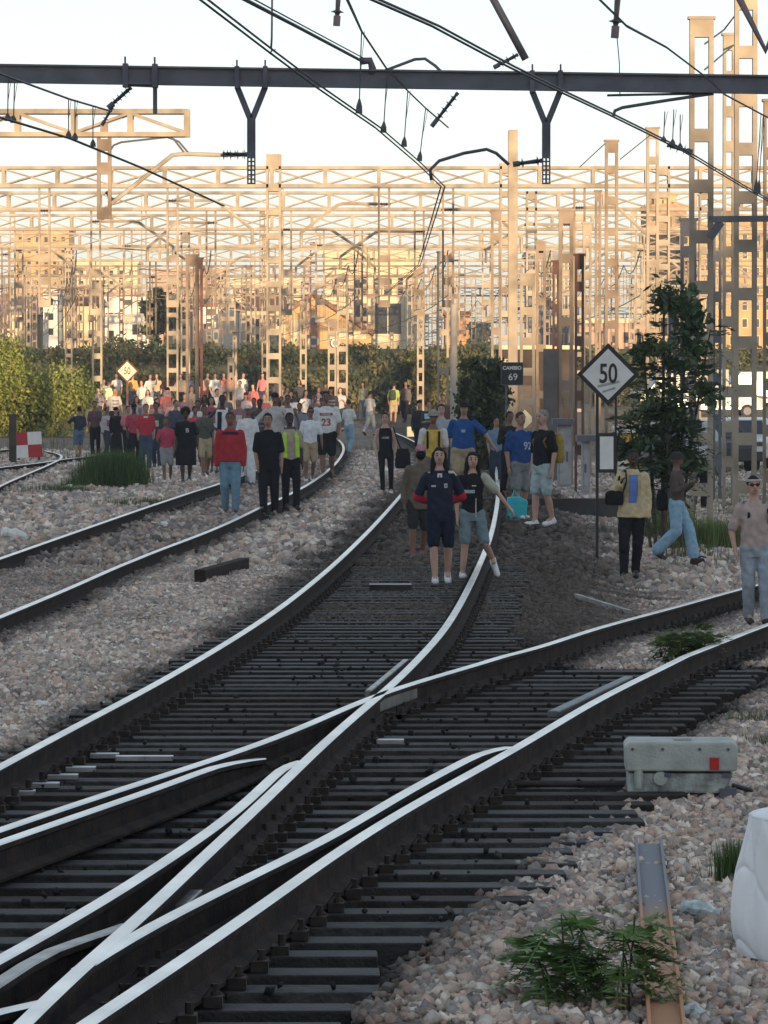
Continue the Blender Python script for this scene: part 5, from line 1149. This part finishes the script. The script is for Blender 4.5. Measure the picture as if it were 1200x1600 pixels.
    def patch(name, x0, x1, z0, z1, m, off=.004, nseg=8):
        v = []; f_ = []
        for j in range(5):
            for i in range(nseg+1): v.append((x0+(x1-x0)*i/nseg, 0, (z0+(z1-z0)*j/4)-1.2))
        for j in range(4):
            for i in range(nseg): a_ = j*(nseg+1)+i; f_.append((a_, a_+1, a_+nseg+2, a_+nseg+1))
        mb = MB(); mb.v = v; mb.f = f_; mb.mi = [0]*len(f_); c = mb.build(name, m, shirt); on_chest(c, 1.2, off); md = c.modifiers.new('thick', 'SOLIDIFY'); md.thickness = .004; return c
    def words(s_, size, xc, zc_, col, off=.006):
        c = text_mesh(s_, size, cloth(col), shirt, 'print', .001, size*.02); c.location = (xc, 0, 0); on_chest(c, zc_, off)
    if extra: extra(o, dict(patch=patch, words=words, child=child, A=A, J=J, shirt=shirt, hc=hc, L=L_, S=S))
    return o
def bag(o, kind, col, label, pos, size, rz=0, cat='bag'):
    """a bag carried by a person: its own thing, placed in the world beside or on the back of its bearer"""
    R = Matrix.Rotation(o.rotation_euler.z, 3, 'Z'); p = Vector(o.location)+R @ (Vector(pos)*o.scale[0]); s = Solid(); a, b_, c = size
    s.loft([(0, 0, -c/2, a*.42, b_*.42), (0, 0, -c*.35, a*.5, b_*.5), (0, 0, c*.25, a*.48, b_*.45), (0, 0, c*.5, a*.34, b_*.3)], pw=.6)
    me = s.mesh(kind, cloth(col), .02, 2, .002, 1); r = bpy.data.objects.new(kind, me); COL.objects.link(r); r.location = p; r.rotation_euler = (0, 0, o.rotation_euler.z+rz); r.scale = o.scale; tag(r, label, cat)
    mb = MB()
    if kind == 'backpack':
        for s_ in (-1, 1): mb.tube([(s_*a*.3, -b_*.4, c*.42), (s_*a*.34, -b_*.4-.16, c*.5), (s_*a*.38, -b_*.4-.27, c*.22), (s_*a*.42, -b_*.4-.14, -c*.3), (s_*a*.36, -b_*.35, -c*.35)], .017, 6)
        mb.build('strap', cloth((col[0]*.5, col[1]*.5, col[2]*.5)), r)
    else:
        sg_ = 1 if pos[0] > 0 else -1; sx1 = (sg_*.13)-pos[0]; zz1 = 1.44-pos[2]; yy1 = -.02-pos[1]
        mb.tube([(-sg_*a*.1, 0, c*.45), (sx1*.6, yy1*.7-.06, zz1*.6), (sx1, yy1, zz1)], .014, 6); mb.build('strap', cloth(K_), r)
    return r
# --- the nearest walkers
def ex(o, c):
    wm = cloth(W_); rm = cloth((.50, .03, .05))
    
    for s, r_ in ((1, .026), (-1, .014)):
        sh, el, wr = c['A'][s]; q_ = Solid(); q_.chain([sh+Vector((-s*.055, -.02, .052)), sh+Vector((s*.0, -.025, .042)), sh+Vector((s*.035, -.03, .012))], [r_*.8, r_, r_*.7]); c['child']('shoulder_stripe', q_, wm, 0, 1)
    c['patch']('collar', -.03, .03, 1.375, 1.425, wm, .012, 4); c['patch']('collar_gap', -.008, .008, 1.375, 1.405, cloth(NV), .017, 2)
    c['patch']('badge', .055, .095, 1.24, 1.295, wm, .005, 4); c['patch']('badge_centre', .066, .085, 1.255, 1.28, cloth(JE), .010, 3)
    c['patch']('chest_mark', -.11, -.055, 1.255, 1.275, wm, .006, 4)
    for s in (-1, 1):
        sh, el, wr = c['A'][s]; q_ = Solid(); q_.chain([sh.lerp(el, .80), el, el.lerp(wr, .45)], [.062, .058, .052]); c['child']('red_cuff', q_, rm, .001)
person(690, 917, 213, face=.02, top='tee', tc_=NV, bot='shorts', bc=(.012, .018, .035), skin='l', hair='k', hl='long', shoes='w', arms=('back', 'back'), walk=.45, fat=1.08, label='person in navy football shirt with red cuffs, nearest walker in the middle track', extra=ex, longtop=.06)
def ex(o, c):
    c['patch']('chest_print', -.12, .02, 1.19, 1.235, cloth((.42, .46, .50)), .006); c['patch']('small_print', -.02, .04, 1.285, 1.30, cloth(W_), .006, 4); c['patch']('white_strip', .03, .045, .86, 1.12, cloth((.5, .5, .48)), .008, 3)
    sh, el, wr = c['A'][1]; q_ = Solid(); q_.chain([sh+Vector((.01, 0, .01)), sh.lerp(el, .75)], [.078, .072]); c['child']('pale_sleeve', q_, cloth((.40, .40, .33)), .002)
person(737, 909, 198, face=.12, top='tee', tc_=K_, bot='shorts', bc=(.17, .23, .26), skin='l', hair='k', hl='long', shoes='w', arms=('down', 'out'), label='person in black T-shirt and denim shorts kicking one leg out over the rail', extra=ex, fat=.95,
  legs={-1: ((-.10, -.06, .5), (-.13, -.02, .085)), 1: ((.17, -.08, .50), (.32, .16, .27), (.28, -.35, -.95))})
def ex(o, c):
    q_ = Solid(); q_.ell(c['hc']+Vector((0, -.03, -.03)), (.078, .085, .08)); c['child']('face_cover', q_, cloth(K_), 0)
person(652, 880, 180, face=.1, top='hood', tc_=(.13, .105, .08), bot='shorts', bc=(.03, .03, .03), skin='b', hair=None, hat='cap', hatc=(.42, .20, .23), shoes='b', arms=('swing', 'down'), walk=.5, fat=1.05, longtop=.12, label='person in brown patterned coat and pink cap, half hidden behind the nearest walker', extra=ex)
def ex(o, c):
    for s in (-1, 1):
        sh, el, wr = c['A'][s]; q_ = Solid(); q_.chain([sh, sh.lerp(el, .75)], [.072, .065]); c['child']('white_sleeve', q_, cloth(W_), .002)
        c['patch']('dark_strap', s*.10-.018, s*.10+.018, 1.1, 1.40, cloth(K_), .01, 3)
person(676, d=86, hpx=160, face=0, top='tank', tc_=(.55, .38, .08), bot='shorts', bc=(.16, .15, .13), skin='b', hair=None, hat='bucket', hatc=(.27, .24, .21), glasses=True, arms=('down', 'down'), label='person in yellow vest over white sleeves with a grey sun hat and sunglasses', extra=ex, fat=1.12)
def ex(o, c): c['patch']('chest_mark', -.035, .035, 1.22, 1.27, cloth((.30, .38, .5)), .006, 5)
person(722, d=94, hpx=154, face=-.05, top='tee', tc_=(.02, .075, .24), bot='shorts', bc=KH, skin='m', hair='k', hat='cap', arms=('swing', 'out'), walk=.3, fat=1.35, label='stout person in blue T-shirt, khaki shorts and black cap behind the front pair', extra=ex)
def ex(o, c): c['words']('HOME', .055, 0, 1.22, W_)
o = person(605, 776, 129, face=0, top='tank', tc_=K_, bot='leggings', bc=K_, skin='l', hair='k', hl='tail', shoes='w', arms=('swing', 'down'), walk=.25, fat=.95, label='person in black vest and black leggings with white trainers, alone left of the middle track', extra=ex)
bag(o, 'shoulder_bag', K_, 'big black bag at the side of the person in the black vest', (.33, 0, .78), (.34, .18, .42))
person(691, d=104, hpx=132, top='tee', tc_=(.3, .34, .38), skin='l', hair='k', arms=('down', 'down'), label='dark-haired person showing between the yellow vest and the blue T-shirt')
person(657, d=140, hpx=92, top='long', tc_=(.03, .03, .035), bc=K_, hair=None, hat='cap', arms=('down', 'phone'), label='person in dark clothes and dark cap left of the pale blue scarf')
person(673, d=138, hpx=92, top='tee', tc_=(.05, .05, .06), bc=K_, skin='m', arms=('fold', 'fold'), label='person in black with a pale blue scarf behind the yellow vest', extra=lambda o, c: c['patch']('scarf', -.15, .02, 1.22, 1.38, cloth((.35, .55, .60)), .02, 5))
person(694, d=150, hpx=92, top='long', tc_=(.06, .04, .05), bc=K_, skin='m', arms=('down', 'down'), label='person in dark plum top just left of the pale concrete pole')
o = person(614, d=205, hpx=66, face=3.1, top='tee', tc_=(.30, .42, .10), bc=KH, bot='shorts', skin='m', walk=.4, label='person in lime green top walking away beside the bank')
bag(o, 'backpack', (.05, .06, .05), 'dark backpack on the person in lime green', (0, .22, 1.22), (.28, .16, .42))
person(577, 682, 70, face=2.6, top='tee', tc_=W_, bc=(.30, .36, .42), skin='m', walk=.9, label='person in white top and pale jeans striding beyond the rail bend')
# --- the crowd left of the middle track
def ex(o, c): c['words']('23', .20, 0, 1.13, RE); c['patch']('name_band', -.13, .13, 1.275, 1.325, cloth((.30, .04, .06)), .006); c['words']('CHICAGO', .042, 0, 1.30, W_, .012)
person(512, 752, 136, face=0, top='tee', tc_=(.58, .60, .60), bot='shorts', bc=K_, skin='b', hair='k', shoes='b', arms=('swing', 'swing'), walk=.6, fat=1.42, label='big person in white shirt with red 23 on the chest, walking along the rail', extra=ex)
person(546, d=141, hpx=88, face=2.5, top='tee', tc_=(.60, .62, .62), bot='trousers', bc=LJ, skin='m', hair='b', arms=('fold', 'fold'), label='person in white T-shirt and light blue jeans right of the one wearing 23')
person(483, 756, 117, face=.1, top='tee', tc_=(.62, .66, .70), bot='shorts', bc=KH, skin='b', shoes='w', glasses=True, arms=('down', 'swing'), walk=.5, label='person in plain white T-shirt and khaki shorts left of the one wearing 23', fat=1.05)
def ex(o, c):
    for s in (-1, 1): c['patch']('reflective_vest', s*.12-.045, s*.12+.045, .95, 1.40, cloth((.45, .70, .08)), .012, 4)
person(455, 800, 152, face=.2, top='tee', tc_=(.36, .31, .24), bot='trousers', bc=K_, skin='d', hair='k', arms=('down', 'down'), walk=.3, label='person in lime reflective waistcoat and black trousers behind the one in black', extra=ex)
person(421, 812, 163, face=-.05, top='polo', tc_=K_, bot='trousers', bc=K_, skin='m', hair='k', arms=('swing', 'down'), walk=.35, fat=1.12, label='person all in black, short dark hair, right of the red jacket')
def ex(o, c): c['patch']('dark_yoke', -.16, .16, 1.375, 1.42, cloth(NV), .006)
person(360, 807, 160, face=.0, top='jacket', tc_=(.36, .035, .045), bot='trousers', bc=(.16, .27, .36), skin='b', hair='b', shoes='k', arms=('down', 'down'), walk=.35, fat=1.18, label='person in big red jacket and light blue jeans at the front of the left crowd', extra=ex)
person(386, 760, 125, face=.05, top='tee', tc_=(.62, .64, .66), bot='wide', bc=(.62, .64, .66), skin='b', hair='k', hat='cap', hatc=W_, shoes='w', walk=.4, label='person dressed all in white with a white cap behind the red jacket')
person(430, d=112, hpx=133, top='jacket', tc_=(.42, .41, .39), bot='trousers', bc=DJ, skin='b', hat='cap', hatc=K_, hair='k', arms=('out', 'strap'), label='person in pale grey jacket and black cap behind the one all in black', fat=1.1)
person(452, d=125, hpx=112, top='tank', tc_=W_, bc=DJ, skin='b', hair='k', label='person in white vest just left of the reflective waistcoat')
person(345, d=116, hpx=122, top='tank', tc_=(.60, .62, .64), bc=(.4, .4, .42), skin='d', hair='k', arms=('hip', 'down'), label='dark-haired person in white vest behind the left shoulder of the red jacket', extra=lambda o, c: c['patch']('dark_stripe', -.10, .0, .98, 1.38, cloth(NV), .008, 4))
person(326, 742, 96, top='tee', tc_=(.60, .62, .66), bc=(.05, .09, .05), bot='shorts', skin='b', hair='k', hat='cap', hatc=NV, label='small person in blue cap and white striped top left of the red jacket', extra=lambda o, c: c['patch']('dark_stripe', .01, .12, .98, 1.38, cloth(NV), .008, 4))
def ex(o, c): c['words']('B', .14, .03, 1.24, W_)
person(291, 757, 116, face=.1, top='tee', tc_=K_, bot='skirt', bc=K_, skin='d', hair='k', hl='big', shoes='k', arms=('down', 'swing'), fat=1.2, label='person in black T-shirt with white letter and long black skirt', extra=ex, longtop=.1)
person(262, 757, 103, face=.1, top='tee', tc_=(.42, .06, .10), bot='shorts', bc=GR, skin='b', hair='b', shoes='w', arms=('phone', 'down'), walk=.6, label='short person in raspberry red T-shirt and grey shorts beside the grass clump', fat=1.05)
person(228, 737, 104, face=0, top='polo', tc_=(.42, .04, .06), bot='trousers', bc=(.05, .08, .12), skin='m', hair='k', shoes='k', arms=('down', 'down'), walk=.25, fat=1.05, label='person in bright red polo with white collar and blue jeans behind the grass clump', extra=lambda o, c: c['patch']('collar', -.06, .06, 1.385, 1.43, cloth(W_), .012, 6))
person(198, 718, 82, face=.4, top='tee', tc_=(.50, .17, .21), bot='trousers', bc=K_, skin='m', hair='k', shoes='w', arms=('fold', 'fold'), label='person in pink T-shirt and black trousers left of the red polo')
person(182, 716, 78, face=.6, top='robe', tc_=K_, bot='robe', bc=K_, skin='m', hair=None, hat='bucket', hatc=K_, shoes='w', arms=('down', 'down'), label='person in long black robe and black hat between pink and printed shirts')
person(166, 715, 78, face=.9, top='long', tc_=(.42, .38, .42), bot='trousers', bc=(.05, .055, .07), skin='b', hair='k', shoes='w', arms=('down', 'phone'), walk=.5, label='person in pale printed top and dark jeans behind the grass clump, turned sideways', extra=lambda o, c: c['patch']('print', -.09, .09, 1.08, 1.3, cloth((.25, .10, .12)), .006))
person(122, 720, 83, face=3.4, top='tee', tc_=(.035, .045, .07), bot='shorts', bc=(.10, .16, .24), skin='m', hair='k', shoes='b', arms=('down', 'out'), walk=.7, fat=1.05, label='person in navy T-shirt and denim shorts seen from behind, leftmost of the crowd')
person(146, 712, 66, face=1.2, top='tee', tc_=(.06, .06, .06), bot='trousers', bc=(.48, .44, .38), skin='l', hair='k', lean=.5, arms=('phone', 'phone'), label='person bending forward in dark top and pale trousers at the left end of the crowd')
p_ = P(145, 652, 148); mb = MB(); mb.box(-.22, .22, -.12, .12, -.2, .2); o = mb.build('cardboard_box', mat('cardboard', (.46, .33, .18), .9), bevel=.01); o.location = p_; o.rotation_euler = (.1, .15, .2); tag(o, 'tan cardboard box held above the bending person', 'box')
# crowd fill, each in clothes of its own
CR = [ # px, depth, height m, top, top colour, bottom, bottom colour, skin, hair, label
 (307,128,1.6,'tee',W_,'trousers',DJ,'b','k','person in white shirt showing right of the black skirt'),
 (318,150,1.7,'tank',(.55,.55,.58),'trousers',K_,'d','k','person in pale vest in the thick of the left crowd'),
 (333,135,1.66,'tee',(.30,.06,.08),'trousers',DJ,'m','k','person in dull red shirt above the blue cap'),
 (352,150,1.75,'long',(.08,.09,.12),'trousers',K_,'b','k','person in dark long sleeves behind the red jacket head'),
 (372,128,1.62,'tee',(.22,.12,.13),'trousers',DJ,'m','b','person in maroon shirt right of the red jacket head'),
 (398,138,1.7,'hood',(.10,.09,.10),'trousers',K_,'b','k','hooded person in charcoal behind the one in white'),
 (412,160,1.7,'long',(.26,.08,.10),'trousers',K_,'l','y','fair person in wine red sweater left of the centre masts'),
 (441,150,1.68,'tee',(.33,.33,.36),'trousers',DJ,'b','k','person in grey shirt behind the pale grey jacket'),
 (455,168,1.74,'jacket',(.04,.04,.05),'trousers',K_,'m','k','person in black jacket near the centre ladder mast foot'),
 (466,150,1.7,'tee',(.50,.50,.53),'trousers',DJ,'d','k','person in light shirt between waistcoat and khaki shorts'),
 (478,172,1.72,'tee',W_,'trousers',K_,'m','k','person in white shirt and dark cap below the centre ladder mast'),
 (490,160,1.7,'long',(.06,.05,.06),'trousers',K_,'d','k','person in black sleeves left of the 23 shirt head'),
 (499,180,1.72,'tee',(.10,.08,.12),'trousers',K_,'b','k','person in dark violet shirt behind the 23 shirt head'),
 (521,170,1.74,'jacket',(.05,.045,.05),'trousers',K_,'b','k','person in black jacket directly behind the 23 shirt shoulder'),
 (530,185,1.7,'tee',(.40,.38,.40),'trousers',DJ,'l','b','person in pale grey shirt at the foot of the bright ladder masts'),
 (446,190,1.7,'tee',(.18,.16,.18),'trousers',K_,'m','k','person in smoke grey shirt at the back of the central crowd'),
 (424,182,1.7,'tank',(.5,.48,.46),'trousers',DJ,'m','g','grey-haired person in cream vest at the back of the crowd'),
 (508,200,1.7,'long',(.03,.035,.05),'trousers',K_,'b','k','person in dark blue at the very back by the ladder masts'),
 (470,205,1.72,'long',(.05,.05,.055),'trousers',K_,'b','k','person in charcoal at the very back below the centre mast'),
 (395,200,1.7,'tee',(.42,.12,.12),'trousers',DJ,'l','b','person in salmon red shirt at the back left of the centre'),
 (274,150,1.6,'tee',(.36,.30,.30),'trousers',DJ,'m','b','person in taupe shirt above the raspberry shirt'),
 (248,160,1.68,'long',(.20,.10,.13),'trousers',K_,'m','k','person in plum top right of the red polo head'),
 (214,155,1.66,'tee',(.15,.16,.20),'trousers',DJ,'b','k','person in slate shirt between pink shirt and red polo'),
 (242,140,1.64,'tank',(.48,.30,.32),'trousers',(.12,.2,.24),'l','b','person in faded pink vest beside the red polo'),
 (176,175,1.7,'tee',(.45,.42,.40),'trousers',K_,'m','k','person in beige shirt behind the black robe'),
 (152,190,1.7,'tee',(.18,.15,.2),'trousers',DJ,'r','k','person in grey violet shirt at the foot of the left ladder mast'),
 (232,185,1.6,'tee',(.62,.60,.50),'trousers',KH,'r','b','person in cream shirt above the red polo, catching the sun'),
 (300,185,1.7,'tee',(.20,.17,.15),'trousers',K_,'m','k','person in brown shirt left of the stout tan mast foot'),
 (384,168,1.7,'tee',(.55,.36,.36),'trousers',DJ,'l','y','fair person in pink shirt behind the white cap'),
 (340,172,1.72,'tee',(.52,.54,.58),'trousers',DJ,'m','k','person in pale blue shirt farther back than the red jacket'),
 (437,135,1.7,'tee',(.10,.09,.09),'trousers',K_,'d','k','person in soot black shirt right of the pale grey jacket'),
 (500,140,1.66,'tee',(.46,.46,.50),'trousers',GR,'b','k','person in light grey shirt showing left of the 23 shirt sleeve'),
 (565,215,1.7,'tee',(.16,.18,.16),'trousers',DJ,'m','k','distant person in olive shirt beyond the rail bend'),
 (635,210,1.7,'long',(.09,.08,.08),'trousers',K_,'m','k','distant person in dark clothes left of the pale yellow stone'),
]
def PR1(o, c): c['patch']('print', -.08, .08, 1.12, 1.28, cloth(random.choice(((.3, .05, .05), (.05, .06, .1), (.5, .48, .42), (.1, .2, .12)))), .006)
def PR2(o, c):
    q_ = Solid(); s_ = random.choice((-1, 1)); q_.chain([Vector((s_*.13, -.03, 1.44)), Vector((s_*.03, -.135, 1.25)), Vector((-s_*.15, -.12, 1.0)), Vector((-s_*.19, 0, .95))], [.017]*4); c['child']('strap', q_, cloth(K_), 0)
def PR3(o, c):
    for z_ in (1.05, 1.16, 1.27): c['patch']('stripe', -.13, .13, z_, z_+.04, cloth((.2, .2, .24)), .005)
CR += [(150,140,1.62,'tee',(.10,.06,.07),'trousers',K_,'b','k','person in dark maroon shirt beside the printed top'),
 (212,126,1.6,'tee',(.30,.05,.07),'trousers',K_,'d','k','person in crimson shirt between the pink shirt and the red polo'),
 (246,122,1.55,'long',(.05,.05,.06),'trousers',DJ,'b','k','person in black sleeves just right of the red polo'),
 (276,134,1.66,'long',(.06,.06,.09),'trousers',K_,'m','k','person in midnight blue between raspberry shirt and black skirt'),
 (303,120,1.6,'tee',(.38,.07,.08),'trousers',K_,'b','k','person in tomato red shirt right of the white letter shirt'),
 (322,112,1.58,'tee',(.07,.08,.07),'shorts',KH,'b','k','person in dark green shirt and khaki shorts left of the red jacket'),
 (404,124,1.66,'tee',(.07,.05,.05),'trousers',K_,'d','k','person in brown black shirt between white clothes and black clothes'),
 (468,128,1.66,'tee',(.16,.18,.24),'trousers',DJ,'b','k','person in denim blue shirt just right of the lime waistcoat'),
 (258,172,1.7,'tee',(.40,.10,.10),'trousers',DJ,'r','b','person in scarlet shirt farther back above the raspberry shirt'),
 (290,165,1.7,'long',(.12,.08,.12),'trousers',K_,'m','k','person in aubergine top above the curly dark hair')]
for px, d, hm, tp, c1_, bt, c2_, sk, hr, lab in CR:
    px += random.uniform(-3.5, 3.5); hm += random.uniform(-.09, .07); c1_ = tuple(min(.62, c*1.18) for c in c1_)
    person(px, d=d, hm=hm, top=tp, tc_=c1_, bot=bt, bc=c2_, skin=sk, hair=hr, hl=random.choice(('short','short','mid')), arms=random.choice((('swing','swing'),('down','down'),('strap','down'),('down','phone'))), walk=random.uniform(.3, 1.0), face=random.uniform(-.6, .6), fat=random.uniform(.9, 1.2), label=lab, group='walkers in the crowd', extra=random.choice((None, PR1, PR2, PR3)), lean=random.uniform(-.03, .08), hat=random.choice((None, None, None, 'cap')), hatc=random.choice((K_, NV, (.3, .3, .3), W_)))
FR = [(184,'tee',(.72,.66,.62),'trousers',(.55,.33,.12),'person in white shirt and ochre trousers under the left diamond sign'),(208,'long',(.62,.36,.12),'trousers',(.12,.11,.14),'person in orange shirt right of the left diamond sign'),
 (234,'tee',(.70,.67,.62),'trousers',(.40,.40,.40),'sunlit person in white shirt and grey trousers, arm raised'),(246,'tee',(.50,.38,.26),'trousers',DJ,'sunlit person in tan shirt close behind the raised arm'),(262,'long',(.16,.05,.07),'trousers',(.62,.62,.64),'sunlit person in dark red top and white trousers'),
 (284,'jacket',(.34,.26,.20),'trousers',K_,'sunlit person in brown jacket left of the stout tan mast'),(294,'jacket',(.09,.10,.16),'trousers',K_,'person in navy jacket against the stout tan mast'),(323,'tee',(.45,.33,.22),'trousers',K_,'sunlit person in tan shirt right of the rust-brown mast'),
 (337,'tee',(.72,.72,.72),'trousers',(.5,.5,.52),'sunlit person in bright white shirt near the thin pale mast'),(350,'tee',(.55,.14,.10),'trousers',DJ,'sunlit person in red shirt beside the bright white shirt'),(359,'tee',(.52,.22,.14),'trousers',K_,'sunlit person in rust orange shirt by the short ladder mast'),
 (368,'tee',(.66,.50,.42),'trousers',KH,'sunlit person in peach shirt behind the short ladder mast'),(379,'tee',(.72,.66,.62),'trousers',DJ,'sunlit person in cream white shirt, rightmost of the sunlit row but one'),(409,'tee',(.55,.20,.22),'trousers',DJ,'rightmost person of the sunlit row, in rose red')]
for i, (px, tp, c1_, bt, c2_, lab) in enumerate(FR):
    person(px, d=236+random.uniform(-8, 8), hm=1.76, top=tp, tc_=c1_, bot=bt, bc=c2_, skin='r', hair='b', hl=random.choice(('short', 'mid')), arms=('swing', 'up') if i == 2 else random.choice((('down','down'),('hip','down'),('swing','swing'))), face=random.uniform(-.4, .4), walk=.3, label=lab, group='sunlit people in the far row', lift=.12)
for px, d, c1_, lab in ((163,215,(.66,.6,.6),'person in pale pink shirt left of the far sunlit row'),(172,205,(.72,.66,.40),'person in pale yellow shirt lit by the sun at left'),(222,212,(.68,.62,.55),'person in ivory shirt between the orange and white shirts'),(317,218,(.5,.2,.16),'person in brick red shirt beside the rust-brown mast'),(345,215,(.25,.22,.24),'person in ash grey shirt in front of the sunlit row'),(375,208,(.55,.5,.48),'person in oatmeal shirt in front of the sunlit row'),(436,225,(.14,.12,.13),'person in dark brown shirt right of the sunlit row')):
    person(px, d=d, hm=1.7, top='tee', tc_=c1_, bc=DJ, skin='r', hair='b', arms=('down', 'swing'), face=random.uniform(-.4, .4), label=lab, group='walkers in the crowd', lift=0)
# --- right of the middle track
def ex(o, c): c['words']('92', .17, .05, 1.20, (.40, .48, .60))
o = person(812, 815, 168, face=.55, top='tee', tc_=(.02, .06, .20), bot='shorts', bc=(.20, .21, .22), skin='m', hair='b', shoes='w', arms=('down', 'down'), walk=.2, fat=1.3, label='person in blue football shirt with 92, facing the one in black at right', extra=ex)
p_ = ground_at(806, 815); mb = MB(); mb.prism([(-.16, 0), (.16, 0), (.20, .34), (.05, .42), (-.14, .40)], -.08, .08); o = mb.build('carrier_bag', mat('turquoise_plastic', (.03, .45, .52), .4, 0, .1, 9, .3), bevel=.02); o.location = p_; tag(o, 'turquoise carrier bag on the ground by the blue football shirt', 'bag')
mb = MB(); mb.tube([(-.07, 0, .40), (-.03, 0, .52), (.05, 0, .41)], .012, 6); mb.build('handle', MATS['turquoise_plastic'], o)
o = person(849, 826, 182, face=-.85, top='tee', tc_=K_, bot='shorts', bc=(.36, .45, .47), skin='l', hair='g', shoes='w', arms=('down', 'down'), walk=.35, fat=1.12, label='person in black T-shirt and pale blue shorts, turned away at right of the middle track')
bag(o, 'backpack', (.35, .25, .06), 'yellow and black backpack on the person in the black T-shirt', (0, .24, 1.18), (.32, .2, .46))
person(795, d=97, hpx=134, face=.3, top='long', tc_=(.02, .02, .02), bot='trousers', bc=K_, skin='b', hair='k', arms=('phone', 'down'), label='person in black standing in the shade of the drooping shrub')
person(775, d=104, hpx=112, face=.2, top='tee', tc_=(.14, .22, .32), bot='trousers', bc=DJ, skin='m', hair='k', label='person in grey blue shirt beside the drooping shrub')
def ex(o, c):
    c['patch']('blue_shirt', -.055, .055, 1.03, 1.41, cloth((.13, .20, .48)), .006); 
    for s in (-1, 1): c['patch']('lapel', s*.085-.022, s*.085+.022, 1.12, 1.42, cloth((.42, .34, .21)), .012, 4)
    q_ = Solid(); q_.chain([Vector((-.10, -.06, 1.47)), Vector((-.10, -.17, 1.32)), Vector((-.16, -.18, 1.10))], [.016, .016, .016]); c['child']('strap', q_, cloth(K_), 0)
o = person(984, 908, 202, face=.05, top='jacket', tc_=(.54, .44, .27), bot='trousers', bc=K_, skin='d', hair='k', shoes='k', arms=('strap', 'down'), walk=.3, fat=1.0, label='person in open tan jacket over blue shirt walking by the branch rail', extra=ex, longtop=.07)
bag(o, 'shoulder_bag', K_, 'black bag under the arm of the person in the tan jacket', (-.22, -.10, 1.10), (.26, .12, .2))
o = person(1058, 880, 170, face=1.25, top='long', tc_=(.10, .075, .065), bot='wide', bc=(.26, .42, .55), skin='b', hair=None, hat='bucket', hatc=(.04, .04, .04), shoes='k', arms=('phone', 'phone'), walk=1.0, label='person in brown top and wide light blue jeans turned sideways by the green weeds')
bag(o, 'shoulder_bag', K_, 'black bag hanging behind the person in wide light blue jeans', (.05, .26, .98), (.26, .18, .34))
mb = MB(); p_ = ground_at(1090, 888); mb.box(-.10, .10, -.08, .08, 0, .14); o = mb.build('bag', cloth((.05, .03, .03)), bevel=.03); o.location = p_; tag(o, 'small dark bag lying behind the wide light blue jeans', 'bag')
person(1092, d=98, hpx=140, face=3.0, top='tee', tc_=(.62, .64, .66), bot='trousers', bc=K_, skin='m', hair='k', arms=('down', 'down'), label='person in white T-shirt with dark straps seen from behind beyond the green weeds', extra=lambda o, c: None)
o = person(1184, 981, 232, face=.1, top='tee', tc_=(.42, .33, .30), bot='trousers', bc=(.30, .35, .40), skin='l', hair='k', shoes='k', glasses=True, arms=('swing', 'down'), walk=.35, fat=1.12, trim='bandana', label='person in beige T-shirt, grey jeans and sunglasses at the right edge')
bag(o, 'backpack', (.04, .045, .06), 'dark backpack on the person at the right edge', (0, .24, 1.2), (.32, .2, .44))

# ------------------------------------------------------------------ air
def haze(den):
    mb = MB(); mb.box(-1600, 1600, -700, 4300, -9, 60); m_ = bpy.data.materials.new('haze'); m_.use_nodes = True; N_ = m_.node_tree.nodes; N_.remove(N_['Principled BSDF'])
    v_ = N_.new('ShaderNodeVolumePrincipled'); v_.inputs['Density'].default_value = den; v_.inputs['Color'].default_value = (.95, .95, .95, 1); v_.inputs['Anisotropy'].default_value = .3
    m_.node_tree.links.new(v_.outputs[0], N_['Material Output'].inputs['Volume']); o_ = mb.build('haze', m_); tag(o_, kind='stuff', label='thin warm evening haze over the whole yard', cat='haze')
haze(.0003)
